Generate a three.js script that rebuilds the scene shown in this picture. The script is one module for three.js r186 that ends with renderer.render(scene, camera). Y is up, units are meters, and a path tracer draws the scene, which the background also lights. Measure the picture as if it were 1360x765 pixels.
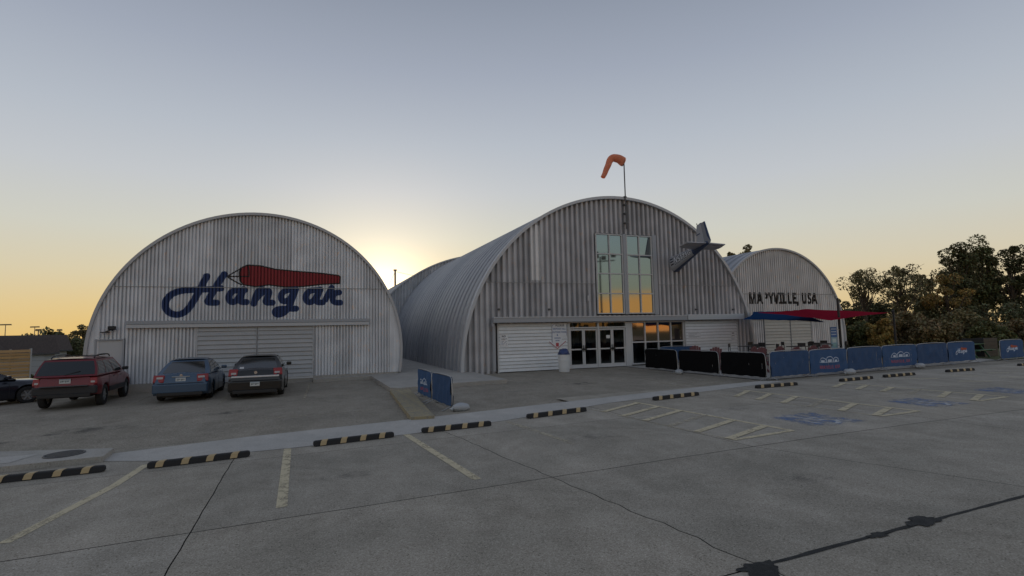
import * as THREE from 'three';
import { mergeGeometries, mergeVertices, toCreasedNormals } from 'three/addons/utils/BufferGeometryUtils.js';
import { RoundedBoxGeometry } from 'three/addons/geometries/RoundedBoxGeometry.js';
import { createNoise2D, createNoise3D } from 'simplex-noise';

// ---------------------------------------------------------------- camera, sky, sun, exposure
const scene = new THREE.Scene();
const camera = new THREE.PerspectiveCamera(58.0, 1360 / 765, 0.1, 3000);
camera.position.set(0, 2.05, 0);
camera.rotation.order = 'YXZ';
camera.rotation.set(THREE.MathUtils.degToRad(4.7), THREE.MathUtils.degToRad(-21.6), THREE.MathUtils.degToRad(-1.2));
camera.updateMatrixWorld();
scene.add(camera);

const renderer = new THREE.WebGLRenderer({ antialias: true });
renderer.setSize(1024, 576);
renderer.toneMapping = THREE.LinearToneMapping;
renderer.toneMappingExposure = 1.0;
renderer.shadowMap.enabled = true;

const sunDir = new THREE.Vector3(0.13, 0.040, -0.99).normalize();
{
  const w = 1024, h = 512, data = new Float32Array(w * h * 4);
  const lin = (c) => { c /= 255; return c <= 0.04045 ? c / 12.92 : Math.pow((c + 0.055) / 1.055, 2.4); };
  // clear dusk air: elevation in degrees, colour
  const stops = [[0, 222, 194, 140], [3, 221, 201, 160], [6, 215, 206, 182], [10, 206, 207, 199], [15, 194, 199, 205], [20, 180, 188, 199],
    [27, 159, 168, 184], [35, 136, 146, 163], [45, 130, 140, 158], [90, 128, 138, 157]].map(([e, r, g, b]) => [e, lin(r), lin(g), lin(b)]);
  for (let j = 0; j < h; j++) {
    const el = ((j + 0.5) / h - 0.5) * Math.PI, y = Math.sin(el), c = Math.cos(el), e = Math.max(0, el * 180 / Math.PI);
    let k = 0; while (k < stops.length - 2 && stops[k + 1][0] < e) k++;
    const a = stops[k], b = stops[k + 1], t = Math.min(1, Math.max(0, (e - a[0]) / (b[0] - a[0])));
    for (let i = 0; i < w; i++) {
      const az = ((i + 0.5) / w - 0.5) * 2 * Math.PI, x = c * Math.cos(az), z = c * Math.sin(az);
      const dot = Math.min(1, x * sunDir.x + y * sunDir.y + z * sunDir.z), g = Math.acos(dot) * 180 / Math.PI;
      const halo = 2.4 * Math.exp(-Math.pow(g / 4.2, 2)) + 0.46 * Math.exp(-Math.pow(g / 10, 2)) + 0.06 * Math.exp(-g / 24);
      const low = Math.exp(-e / 5), near = Math.exp(-Math.pow(g / 36, 2)), belt = THREE.MathUtils.smoothstep(4.2 - e, 0, 1.3) * THREE.MathUtils.smoothstep(g, 75, 115), dusk = [1.08, 0.48, 0.12], shadow = THREE.MathUtils.smoothstep(g, 80, 125) * THREE.MathUtils.smoothstep(22 - e, 0, 12) * 0.8;
      const o = (j * w + i) * 4, far = 1 - 0.10 * Math.min(1, g / 120);
      for (let n = 0; n < 3; n++) {
        let v = (a[n + 1] + (b[n + 1] - a[n + 1]) * t) * far;
        v *= 1 + low * near * [0.16, -0.05, -0.66][n]; v *= 1 - shadow * [0.34, 0.20, 0.10][n]; v += (dusk[n] - v) * belt * 0.9;
        v += halo * [1.0, 0.76, 0.50][n];
        data[o + n] = v;
      }
      data[o + 3] = 1;
    }
  }
  const sky = new THREE.DataTexture(data, w, h, THREE.RGBAFormat, THREE.FloatType);
  sky.mapping = THREE.EquirectangularReflectionMapping; sky.magFilter = THREE.LinearFilter; sky.needsUpdate = true;
  scene.background = sky; scene.environment = sky;
}
const sun = new THREE.DirectionalLight(new THREE.Color(1.0, 0.66, 0.38), 0.6);
sun.name = 'sun';
sun.position.copy(sunDir).multiplyScalar(200); sun.target.position.set(0, 0, 0);
sun.castShadow = true; sun.shadow.radius = 3; sun.shadow.mapSize.set(2048, 2048);
Object.assign(sun.shadow.camera, { left: -90, right: 90, top: 90, bottom: -90, near: 1, far: 500 });
scene.add(sun, sun.target);

// ---------------------------------------------------------------- helpers
let seed = 7;
const rnd = () => { seed = (seed + 0x6d2b79f5) | 0; let t = Math.imul(seed ^ (seed >>> 15), 1 | seed); t = (t + Math.imul(t ^ (t >>> 7), 61 | t)) ^ t; return ((t ^ (t >>> 14)) >>> 0) / 4294967296; };
const rr = (a, b) => a + (b - a) * rnd();
const n2 = createNoise2D(rnd), n3 = createNoise3D(rnd);
const V = (x, y, z) => new THREE.Vector3(x, y, z);
const lerp = THREE.MathUtils.lerp, clamp = THREE.MathUtils.clamp;
const C = (r, g, b) => new THREE.Color().setRGB(r, g, b);
const taken = new Map();
const numbered = (n) => { const k = taken.get(n) ?? 0; taken.set(n, k + 1); return k ? n + '_' + String(k).padStart(3, '0') : n; };
function shadows(o) { o.castShadow = true; o.receiveShadow = true; return o; }
function mesh(name, geo, mat, parent) { const m = shadows(new THREE.Mesh(geo, mat)); m.name = parent ? name : numbered(name); (parent ?? scene).add(m); return m; }
function tag(o, label, category, group) { o.userData.label = label; o.userData.category = category; if (group) o.userData.group = group; return o; }
function thing(name, label, category, pos = [0, 0, 0], turn = 0, group) {
  const o = new THREE.Group(); o.name = numbered(name); scene.add(o); o.position.set(...pos); o.rotation.y = turn;
  return tag(o, label, category, group);
}
function dup(src, pos, turn, label, group) {
  const r = src.clone(); r.name = numbered(src.name.replace(/_\d{3}$/, '')); scene.add(r); r.userData = { ...src.userData };
  if (pos) r.position.set(...pos); if (turn !== undefined) r.rotation.y = turn;
  if (label) r.userData.label = label; if (group) r.userData.group = group;
  return r;
}
function struct(name, geo, mat, parent) { const m = mesh(name, geo, mat, parent); if (!parent) m.userData.kind = 'structure'; return m; }
const prep = (g) => { g = g.index ? g.toNonIndexed() : g; for (const k of Object.keys(g.attributes)) if (!['position', 'normal', 'uv'].includes(k)) g.deleteAttribute(k); if (!g.attributes.normal) g.computeVertexNormals();
  if (!g.attributes.uv) g.setAttribute('uv', new THREE.BufferAttribute(new Float32Array(g.attributes.position.count * 2), 2)); return g; };
const merge = (list) => mergeGeometries(list.map(prep), false);
// a box with uv in metres
function box(w, h, d, x = 0, y = 0, z = 0, r = 0) {
  const g = r ? new RoundedBoxGeometry(w, h, d, 2, r) : new THREE.BoxGeometry(w, h, d);
  g.translate(x, y, z); return boxUV(prep(g));
}
function boxUV(g, s = 1) {
  const p = g.attributes.position, n = g.attributes.normal, uv = new Float32Array(p.count * 2);
  for (let i = 0; i < p.count; i++) {
    const ax = Math.abs(n.getX(i)), ay = Math.abs(n.getY(i)), az = Math.abs(n.getZ(i));
    const [u, v] = ay >= ax && ay >= az ? [p.getX(i), p.getZ(i)] : ax > az ? [p.getZ(i), p.getY(i)] : [p.getX(i), p.getY(i)];
    uv[i * 2] = u * s; uv[i * 2 + 1] = v * s;
  }
  g.setAttribute('uv', new THREE.BufferAttribute(uv, 2)); return g;
}
function beam(a, b, w, d = w, round = 0) {   // a bar from a to b, w wide and d deep
  const A = V(...a), B = V(...b), L = A.distanceTo(B);
  const g = round ? new THREE.CylinderGeometry(w / 2, d / 2, L, round) : new THREE.BoxGeometry(w, L, d);
  const q = new THREE.Quaternion().setFromUnitVectors(V(0, 1, 0), B.clone().sub(A).normalize());
  g.applyQuaternion(q); g.translate((a[0] + b[0]) / 2, (a[1] + b[1]) / 2, (a[2] + b[2]) / 2); return prep(g);
}
const tube = (pts, r, seg = 24, rad = 6, closed = false) => prep(new THREE.TubeGeometry(new THREE.CatmullRomCurve3(pts.map((p) => V(...p)), closed), seg, r, rad, closed));
const pipe = (a, b, r, n = 8) => beam(a, b, r * 2, r * 2, n);
function quads(list) {   // list of [p0,p1,p2,p3,(uv x4)]
  const pos = [], uv = [];
  for (const q of list) for (const k of [0, 1, 2, 0, 2, 3]) { pos.push(...q[k]); uv.push(...(q[4] ? q[4][k] : [q[k][0], q[k][1]])); }
  const g = new THREE.BufferGeometry(); g.setAttribute('position', new THREE.Float32BufferAttribute(pos, 3)); g.setAttribute('uv', new THREE.Float32BufferAttribute(uv, 2)); g.computeVertexNormals(); return g;
}
function grid(nu, nv, f) {   // parametric patch with smooth normals
  const pos = [], uv = [], idx = [];
  for (let j = 0; j <= nv; j++) for (let i = 0; i <= nu; i++) { const p = f(i / nu, j / nv); pos.push(p[0], p[1], p[2]); uv.push(p[3] ?? i / nu, p[4] ?? j / nv); }
  for (let j = 0; j < nv; j++) for (let i = 0; i < nu; i++) { const a = j * (nu + 1) + i, b = a + 1, c = a + nu + 1, d = c + 1; idx.push(a, b, d, a, d, c); }
  const g = new THREE.BufferGeometry(); g.setAttribute('position', new THREE.Float32BufferAttribute(pos, 3)); g.setAttribute('uv', new THREE.Float32BufferAttribute(uv, 2)); g.setIndex(idx); g.computeVertexNormals(); return g;
}

// the lot falls gently towards the left
function ground(x) {
  if (x >= 12) return 0;
  if (x > 6) return -0.015 / 12 * (12 - x) ** 2;
  if (x > -18) return -0.045 + 0.015 * (x - 6);
  return -0.405 - 0.06 * (1 - Math.exp((x + 18) / 4));
}
// where a pixel of the 1360 x 765 photograph meets the ground, or the plane z = const
const FOC = 382.5 / Math.tan(THREE.MathUtils.degToRad(29));
const photoPose = new THREE.Quaternion().setFromEuler(new THREE.Euler(THREE.MathUtils.degToRad(4.7), -THREE.MathUtils.degToRad(21.6), THREE.MathUtils.degToRad(-1.2), 'YXZ'));   // how the photograph was taken
const pixelRay = (px, py) => V((px - 680) / FOC, -(py - 382.5) / FOC, -1).applyQuaternion(photoPose);
function gp(px, py, lift = 0) { const d = pixelRay(px, py); let x = 0, z = 0; for (let i = 0, h = 0; i < 25; i++) { const t = (h + lift - 2.05) / d.y; x = d.x * t; z = d.z * t; h = ground(x); } return [x, z]; }
function wp(px, py, z) { const d = pixelRay(px, py), t = z / d.z; return [d.x * t, 2.05 + d.y * t]; }

// a polygon in x,z laid on the ground, `lift` metres above it
function clipX(poly, x0, x1) {
  const cut = (pts, inside, at) => { const out = []; pts.forEach((a, i) => { const b = pts[(i + 1) % pts.length], ia = inside(a), ib = inside(b); if (ia) out.push(a); if (ia !== ib) { const t = (at - a[0]) / (b[0] - a[0]); out.push([at, a[1] + (b[1] - a[1]) * t]); } }); return out; };
  return cut(cut(poly, (p) => p[0] >= x0, x0), (p) => p[0] <= x1, x1);
}
function drape(poly, lift = 0, rel = null, yf = ground) {
  const pos = [], uv = [], xs = poly.map((p) => p[0]), lo = Math.min(...xs), hi = Math.max(...xs);
  const cuts = [lo]; for (let x = Math.ceil(Math.max(lo, -40) / 1.5) * 1.5; x < Math.min(hi, 14); x += 1.5) if (x > lo + 1e-4) cuts.push(x); cuts.push(hi);
  for (let i = 0; i < cuts.length - 1; i++) {
    const c = clipX(poly, cuts[i], cuts[i + 1]); if (c.length < 3) continue;
    const tri = THREE.ShapeUtils.triangulateShape(c.map((p) => new THREE.Vector2(p[0], p[1])), []);
    for (const t of tri) {
      const [a, b, d] = t.map((k) => c[k]), up = (b[0] - a[0]) * (d[1] - a[1]) - (b[1] - a[1]) * (d[0] - a[0]);
      for (const p of up > 0 ? [a, d, b] : [a, b, d]) { pos.push(p[0], yf(p[0], p[1]) + lift, p[1]); uv.push(...(rel ? rel(p) : [p[0], p[1]])); }
    }
  }
  const g = new THREE.BufferGeometry(); g.setAttribute('position', new THREE.Float32BufferAttribute(pos, 3)); g.setAttribute('uv', new THREE.Float32BufferAttribute(uv, 2)); g.computeVertexNormals(); return g;
}
function raised(poly, h, base = -0.05) {   // a kerbed slab standing h above the ground
  const top = drape(poly, h), sides = [];
  poly.forEach((a, i) => { const b = poly[(i + 1) % poly.length], n = Math.max(1, Math.ceil(Math.abs(b[0] - a[0]) / 1.5));
    for (let k = 0; k < n; k++) { const p = [lerp(a[0], b[0], k / n), lerp(a[1], b[1], k / n)], q = [lerp(a[0], b[0], (k + 1) / n), lerp(a[1], b[1], (k + 1) / n)];
      const y0 = ground(p[0]), y1 = ground(q[0]); sides.push([[p[0], y0 + base, p[1]], [q[0], y1 + base, q[1]], [q[0], y1 + h, q[1]], [p[0], y0 + h, p[1]], [[p[0] + p[1], 0], [q[0] + q[1], 0], [q[0] + q[1], h], [p[0] + p[1], h]]]); } });
  return merge([top, quads(sides)]);
}

// ---------------------------------------------------------------- textures
function dataTex(w, h, f, { srgb = true, rep = true } = {}) {
  const d = new Uint8Array(w * h * 4);
  for (let j = 0; j < h; j++) for (let i = 0; i < w; i++) { const c = f(i / w, j / h, i, j), o = (j * w + i) * 4; d[o] = clamp(c[0], 0, 255); d[o + 1] = clamp(c[1], 0, 255); d[o + 2] = clamp(c[2], 0, 255); d[o + 3] = c[3] ?? 255; }
  const t = new THREE.DataTexture(d, w, h); t.magFilter = THREE.LinearFilter; t.minFilter = THREE.LinearMipmapLinearFilter; t.generateMipmaps = true;
  if (srgb) t.colorSpace = THREE.SRGBColorSpace; if (rep) t.wrapS = t.wrapT = THREE.RepeatWrapping; t.needsUpdate = true; return t;
}
// noise that repeats over the unit square, f times across
function tn(u, v, f, s = 0) { const a = u * 2 * Math.PI, b = v * 2 * Math.PI, r = f / (2 * Math.PI); return 0.5 * (n3(Math.cos(a) * r + s, Math.sin(a) * r, Math.cos(b) * r + s) + n3(Math.sin(b) * r + 5.2 + s, Math.cos(a) * r - 3.1, Math.sin(a) * r + Math.sin(b) * r)); }
const fbm = (u, v, f, s) => tn(u, v, f, s) * 0.55 + tn(u, v, f * 2.1, s + 9) * 0.28 + tn(u, v, f * 4.3, s + 17) * 0.17;
const white = new Float32Array(512 * 512).map(() => rnd());
function roadTex(base, spread, speck, cell, warm = 0, N = 640) {   // 1 tile = cell metres
  const t = dataTex(N, N, (u, v, i, j) => {
    const w = white[((j * 1.0 | 0) % 512) * 512 + (i % 512)], w2 = white[((j >> 1) + 77) % 512 * 512 + ((i >> 1) + 131) % 512];
    const big = fbm(u, v, 3, 1), mid = fbm(u, v, 11, 40), stain = Math.max(0, fbm(u, v, 5, 80) - 0.25);
    let k = base + spread * (big * 0.9 + mid * 0.55) + speck * ((w - 0.5) + (w2 - 0.5) * 0.9) - stain * spread * 1.6;
    if (w > 0.992) k += speck * 1.3; if (w2 < 0.012) k -= speck * 1.2;
    return [k + warm + big * 2, k + warm * 0.4, k - warm * 0.6 - big];
  });
  t.repeat.set(1 / cell, 1 / cell); return t;
}
const std = (o) => new THREE.MeshStandardMaterial(o);
const M = {};
const concreteA = roadTex(146, 25, 34, 6.3, 13, 1024), asphaltT = roadTex(131, 21, 30, 7.7, 14), paleT = roadTex(172, 14, 18, 4.7, 7), walkT = roadTex(158, 15, 15, 5.3, 8);
M.slabs = [0xffffff, 0xf7f7f6, 0xf2f2f1, 0xfbfaf8].map((color) => std({ map: concreteA, color, roughness: 0.9, bumpMap: concreteA, bumpScale: 0.003 }));
M.asphalt = std({ map: asphaltT, roughness: 0.95, bumpMap: asphaltT, bumpScale: 0.008 });
M.pale = std({ map: paleT, roughness: 0.9, bumpMap: paleT, bumpScale: 0.003 });
M.walk = std({ map: walkT, roughness: 0.92, bumpMap: walkT, bumpScale: 0.004 });
M.joint = std({ color: C(0.03, 0.03, 0.03), roughness: 1 });
const tarT = dataTex(256, 256, (u, v, i, j) => { const w = white[j * 512 + i], k = 40 + 26 * fbm(u, v, 9, 3) + 46 * (w - 0.5); return [k, k, k * 0.98]; });
M.tar = std({ map: tarT, roughness: 0.9, bumpMap: tarT, bumpScale: 0.02 });
const grassT = dataTex(512, 512, (u, v, i, j) => { const w = white[j * 512 + i], k = fbm(u, v, 6, 5), l = fbm(u, v, 24, 15); return [78 + 22 * k + 26 * (w - 0.5) + 16 * l, 84 + 18 * k + 30 * (w - 0.5) + 14 * l, 46 + 10 * k + 18 * (w - 0.5)]; });
grassT.repeat.set(1 / 8, 1 / 8);
M.grass = std({ map: grassT, roughness: 1 });
// worn road paint: holes where the traffic has taken it off
const wearT = dataTex(512, 512, (u, v, i, j) => { const w = white[j * 512 + i], k = fbm(u, v, 9, 21) * 1.2 + fbm(u, v, 40, 33) * 0.9 + (w - 0.5) * 0.5, a = clamp((k + 0.95) * 235, 0, 235); return [a, a, a]; }, { srgb: false });
const wearT2 = dataTex(512, 512, (u, v, i, j) => { const w = white[j * 512 + i], k = fbm(u, v, 9, 51) * 1.4 + fbm(u, v, 40, 63) * 1.0 + (w - 0.5) * 0.6, a = clamp((k + 0.5) * 200, 0, 200); return [a, a, a]; }, { srgb: false });
wearT.repeat.set(0.5, 0.5); wearT2.repeat.set(0.5, 0.5);
M.yellow = std({ color: C(0.64, 0.55, 0.37), roughness: 0.85, alphaMap: wearT, transparent: true });
M.yellowFaint = std({ color: C(0.52, 0.46, 0.34), roughness: 0.85, alphaMap: wearT2, transparent: true });
M.whiteFaint = std({ color: C(0.42, 0.40, 0.36), roughness: 0.85, alphaMap: wearT2, transparent: true });
function canvasTex(w, h, draw, opts = {}) {
  const c = document.createElement('canvas'); c.width = w; c.height = h; const x = c.getContext('2d'); draw(x, w, h);
  const t = new THREE.CanvasTexture(c); t.colorSpace = THREE.SRGBColorSpace; t.anisotropy = 8; if (opts.rep) t.wrapS = t.wrapT = THREE.RepeatWrapping; return t;
}
M.black = std({ color: C(0.02, 0.02, 0.021), roughness: 0.55 });
M.rubber = std({ color: C(0.022, 0.022, 0.023), roughness: 0.85 });
M.steel = std({ color: C(0.42, 0.43, 0.44), roughness: 0.45, metalness: 0.7 });
M.dullSteel = std({ color: C(0.33, 0.335, 0.34), roughness: 0.6, metalness: 0.4 });
M.darkSteel = std({ color: C(0.10, 0.10, 0.105), roughness: 0.55, metalness: 0.4 });
M.whiteTrim = std({ color: C(0.56, 0.56, 0.555), roughness: 0.5 });
M.blackPaint = std({ color: C(0.03, 0.03, 0.032), roughness: 0.5, metalness: 0.2 });
// ---------------------------------------------------------------- the ground
// the land falls away behind the lot's left edge
const land = (x, z) => ground(x) - 0.75 * THREE.MathUtils.smoothstep(-z, 31, 42) * THREE.MathUtils.smoothstep(-x, 8, 14);
{
  const xs = [-700, -300, -120, -60, -40, -30, -26, -22, -20, -18, -16, -14, -12, -10, -8, -4, 0, 6, 8, 10, 12, 40, 120, 900], zs = [-900, -300, -120, -70, -50, -44, -42, -40, -38, -36, -34, -32, -30, -20, 60, 500], pos = [], uv = [], idx = [];
  for (const z of zs) for (const x of xs) { pos.push(x, land(x, z) - 0.10, z); uv.push(x, z); }
  for (let j = 0; j < zs.length - 1; j++) for (let i = 0; i < xs.length - 1; i++) { const a = j * xs.length + i, b = a + 1, c = a + xs.length, d = c + 1; idx.push(a, c, d, a, d, b); }
  const g = new THREE.BufferGeometry(); g.setAttribute('position', new THREE.Float32BufferAttribute(pos, 3)); g.setAttribute('uv', new THREE.Float32BufferAttribute(uv, 2)); g.setIndex(idx); g.computeVertexNormals();
  struct('terrain', g, M.grass);
}
struct('asphalt', drape([[-30, -30.5], [-9, -30.5], [-9, -60], [60, -60], [60, 60], [-30, 60]], -0.045), M.asphalt);
const lot = new THREE.Group(); lot.name = 'parking_lot'; lot.userData = { kind: 'structure' }; scene.add(lot);
{
  const joint = drape([[-29, 24], [52, 24], [52, -14.6], [7.9, -14.6], [7.9, -12.9], [-29, -12.9]], -0.030);
  mesh('joint_filler', joint, M.joint, lot);
  const xs = [-28.5, -23.9, -19.4, -14.8, -10.3, -5.75, -1.2, 3.3, 7.85, 12.4, 16.95, 21.5, 26.1, 30.6, 35.2, 39.7, 44.3, 51], zs = [-10.53, -7.02, -3.67, -0.3, 3.1, 6.5, 10, 15, 23.5];
  const wob = (a, b) => 0.012 * n2(a * 0.7, b * 0.7);
  let k = 0;
  for (let i = 0; i < xs.length - 1; i++) {
    for (let j = -1; j < zs.length - 1; j++) {
      const far = j < 0 ? (xs[i] > 7 ? -14.5 : -12.88) : zs[j], near = zs[j + 1], gx = 0.007, gz = j === 1 ? 0.012 : 0.006;
      const jx = (k, z) => xs[k] + (k === 7 ? 0.13 * (z + 7.4) : k === 8 ? clamp(0.36 * (z + 5.2), -0.75, 0.7) : 0); const x0 = xs[i] + gx, x1 = xs[i + 1] - gx, z0 = far + (j < 0 ? 0 : gz), z1 = near - gz;
      const poly = []; const E = 14;
      const ox0 = jx(i, z0) - xs[i], ox1 = jx(i, z1) - xs[i], px0 = jx(i + 1, z0) - xs[i + 1], px1 = jx(i + 1, z1) - xs[i + 1], ragged = (q, z) => (q === 7 ? 0.05 : 0.012) * n2(q * 3.1, z * 1.7) + (q === 7 ? 0.012 * n2(q, z * 9) : 0);
      for (let e = 0; e < E; e++) poly.push([lerp(x0 + ox0, x1 + px0, e / E), z0 + wob(lerp(x0, x1, e / E) * 1.4, far) * (e ? 1 : 0)]);
      for (let e = 0; e < E; e++) poly.push([x1 + lerp(px0, px1, e / E) + ragged(i + 1, lerp(z0, z1, e / E)) * (e ? 1 : 0), lerp(z0, z1, e / E)]);
      for (let e = 0; e < E; e++) poly.push([lerp(x1 + px1, x0 + ox1, e / E), z1 + wob(lerp(x1, x0, e / E) * 1.4, near) * (e ? 1 : 0)]);
      for (let e = 0; e < E; e++) poly.push([x0 + lerp(ox1, ox0, e / E) + ragged(i, lerp(z1, z0, e / E)) * (e ? 1 : 0), lerp(z1, z0, e / E)]);
      mesh('concrete_slab', drape(poly, 0), M.slabs[(i * 3 + j * 5 + 20) % 4], lot); k++;
    }
  }
}
// the pale concrete gutter behind the wheel stops
struct('gutter', drape([[-3.5, -11.9], [-3.55, -12.55], [-1.2, -12.95], [2.7, -13.2], [8.35, -13.75], [13.65, -14.52], [15.8, -14.75], [16.3, -14.2], [12, -13.35], [8, -12.75], [4.5, -11.75], [2.2, -11.35], [-0.1, -11.2], [-2.5, -11.35]], 0.006), M.pale);
// raised kerb island with the manhole
struct('kerb_island', raised([[-16, -11.75], [-3.45, -11.83], [-3.50, -12.62], [-5.7, -13.55], [-16, -13.6]], 0.10), M.walk);
struct('island_patch', drape([[-9, -12.1], [-4.9, -12.1], [-4.7, -12.75], [-9, -13.0]], 0.105), M.pale);
// the pavement between the hangars
struct('sidewalk', raised([[0.32, -26.2], [2.92, -26.2], [2.94, -20.05], [3.25, -19.62], [5.5, -19.95], [7.6, -19.95], [7.6, -26.5], [7.6, -47.5], [4.0, -47.5], [4.0, -27.4], [0.32, -27.0]], 0.11), M.walk);
struct('worn_kerb', raised([[2.86, -19.6], [3.55, -19.35], [2.98, -12.95], [2.42, -13.05]], 0.075), std({ map: dataTex(256, 512, (u, v, i, j) => { const w = white[j % 512 * 512 + i], k = fbm(u, v, 7, 91), y = k + (w - 0.5) * 0.5 > 0.02 ? 1 : 0; return [146 + 20 * k + 34 * (w - 0.5) + y * 10, 138 + 18 * k + 34 * (w - 0.5) + y * 5, 120 + 14 * k + 30 * (w - 0.5) - y * 8]; }), roughness: 0.95 }));
// patio paving behind the barriers
struct('patio', drape([[16.2, -15.1], [34, -16.2], [41, -27.8], [25.9, -27.8], [25.9, -24.5], [16.2, -24.5]], -0.02), M.walk);
struct('lawn', drape([[32.6, -16.4], [60, -15.2], [75, -60], [40, -60], [40, -28], [41, -27.8], [34.2, -16.5]], -0.012), M.grass);

// painted lines
function stripe(name, a, b, w, mat, lift = 0.005) {
  const dx = b[0] - a[0], dz = b[1] - a[1], L = Math.hypot(dx, dz), nx = -dz / L * w / 2, nz = dx / L * w / 2, o = rnd() * 9;
  const m = struct(name, drape([[a[0] + nx, a[1] + nz], [b[0] + nx, b[1] + nz], [b[0] - nx, b[1] - nz], [a[0] - nx, a[1] - nz]], lift, (p) => [p[0] + o, p[1] + o * 0.7]), mat); return m;
}
for (const [a, b, f] of [[[5, 722], [150, 646]], [[149, 647], [195, 617]], [[374, 674], [382, 596]], [[634, 637], [539, 577]], [[764, 590], [674, 560], 1]]) stripe('painted_line', gp(...a), gp(...b), 0.135, f ? M.yellowFaint : M.yellow);
for (const [a, b, f] of [[[290, 559], [532, 540], 1], [[404, 528], [411, 508], 1], [[292, 534], [312, 517], 1], [[160, 542], [200, 525], 1], [[645, 508], [745, 500], 1], [[655, 520], [690, 518], 2]]) stripe('painted_line', gp(...a), gp(...b), 0.10, f === 2 ? M.whiteFaint : M.yellowFaint, -0.035);
// hatched bays beside the accessible stalls (x positions and depths read from the photograph)
function hatch(nearL, nearR, farR, farL, n, faint) {
  const m = faint ? M.yellowFaint : M.yellow;
  stripe('hatch_line', farL, nearL, 0.11, M.yellowFaint); stripe('hatch_line', farR, nearR, 0.11, m); stripe('hatch_line', nearL, nearR, 0.12, m, 0.009);
  for (let k = 0; k < n; k++) { const t0 = (k + 0.15) / n, t1 = (k + 0.75) / n; stripe('hatch_line', [lerp(nearL[0], farL[0], t0), lerp(nearL[1], farL[1], t0)], [lerp(nearR[0], farR[0], t1), lerp(nearR[1], farR[1], t1)], 0.16, k === 2 ? M.yellowFaint : m, 0.013); }
}
hatch([7.28, -7.55], [8.86, -7.63], [8.55, -12.5], [6.9, -12.15], 6);
hatch([11.8, -7.87], [13.2, -7.93], [13.0, -12.95], [11.6, -12.55], 6);
hatch([16.05, -8.2], [17.55, -8.3], [17.3, -12.9], [16.0, -12.75], 6);
for (const [x, z] of [[20.6, -12.6], [22.6, -12.4], [25.0, -12.4], [27.6, -12.5], [20.9, -11.2], [23.4, -11.3], [26.2, -11.3], [29.2, -11.6]]) stripe('hatch_line', [x, z], [x + 0.75, z + 0.55], 0.14, M.yellow);
for (const [a, b] of [[[845, 500], [905, 512]], [[868, 503], [925, 510]], [[885, 513], [945, 502]], [[905, 515], [965, 504]], [[870, 510], [930, 499]]]) stripe('hatch_line', gp(...a), gp(...b), 0.09, M.yellowFaint, -0.035);
// accessible-stall symbols, almost worn away
{
  const T = canvasTex(512, 512, (x, w, h) => {
    x.fillStyle = '#5d7ba8'; x.fillRect(0, 0, w, h); x.strokeStyle = '#c9ced6'; x.lineWidth = 34; x.lineCap = 'round'; x.lineJoin = 'round';
    x.beginPath(); x.arc(235, 330, 105, 0.1, 4.1); x.stroke(); x.beginPath(); x.moveTo(215, 150); x.lineTo(232, 300); x.lineTo(340, 300); x.lineTo(385, 415); x.lineTo(430, 400); x.stroke();
    x.beginPath(); x.moveTo(225, 215); x.lineTo(320, 215); x.stroke(); x.fillStyle = '#c9ced6'; x.beginPath(); x.arc(208, 92, 38, 0, 7); x.fill();
  });
  const A = dataTex(512, 512, (u, v, i, j) => { const e = Math.min(u, 1 - u, v, 1 - v) * 6, w = white[j * 512 + i], a = clamp((fbm(u, v, 6, 71) * 1.1 + fbm(u, v, 22, 13) * 0.8 + (w - 0.5) * 0.7 + 0.46 + Math.min(0, e - 0.9)) * 205, 0, 205); return [a, a, a]; }, { srgb: false, rep: false });
  const mat = std({ map: T, alphaMap: A, transparent: true, roughness: 0.85 });
  for (const [x, z, s] of [[10.3, -8.3, 1.5], [14.75, -8.7, 1.5], [19.1, -9.0, 1.5]]) {
    const o = struct('stall_symbol', drape([[x - s / 2, z - s / 2], [x + s / 2, z - s / 2], [x + s / 2, z + s / 2], [x - s / 2, z + s / 2]], 0.005, (p) => [(p[0] - x) / s + 0.5, (z - p[1]) / s + 0.5]), mat);
  }
}
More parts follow.
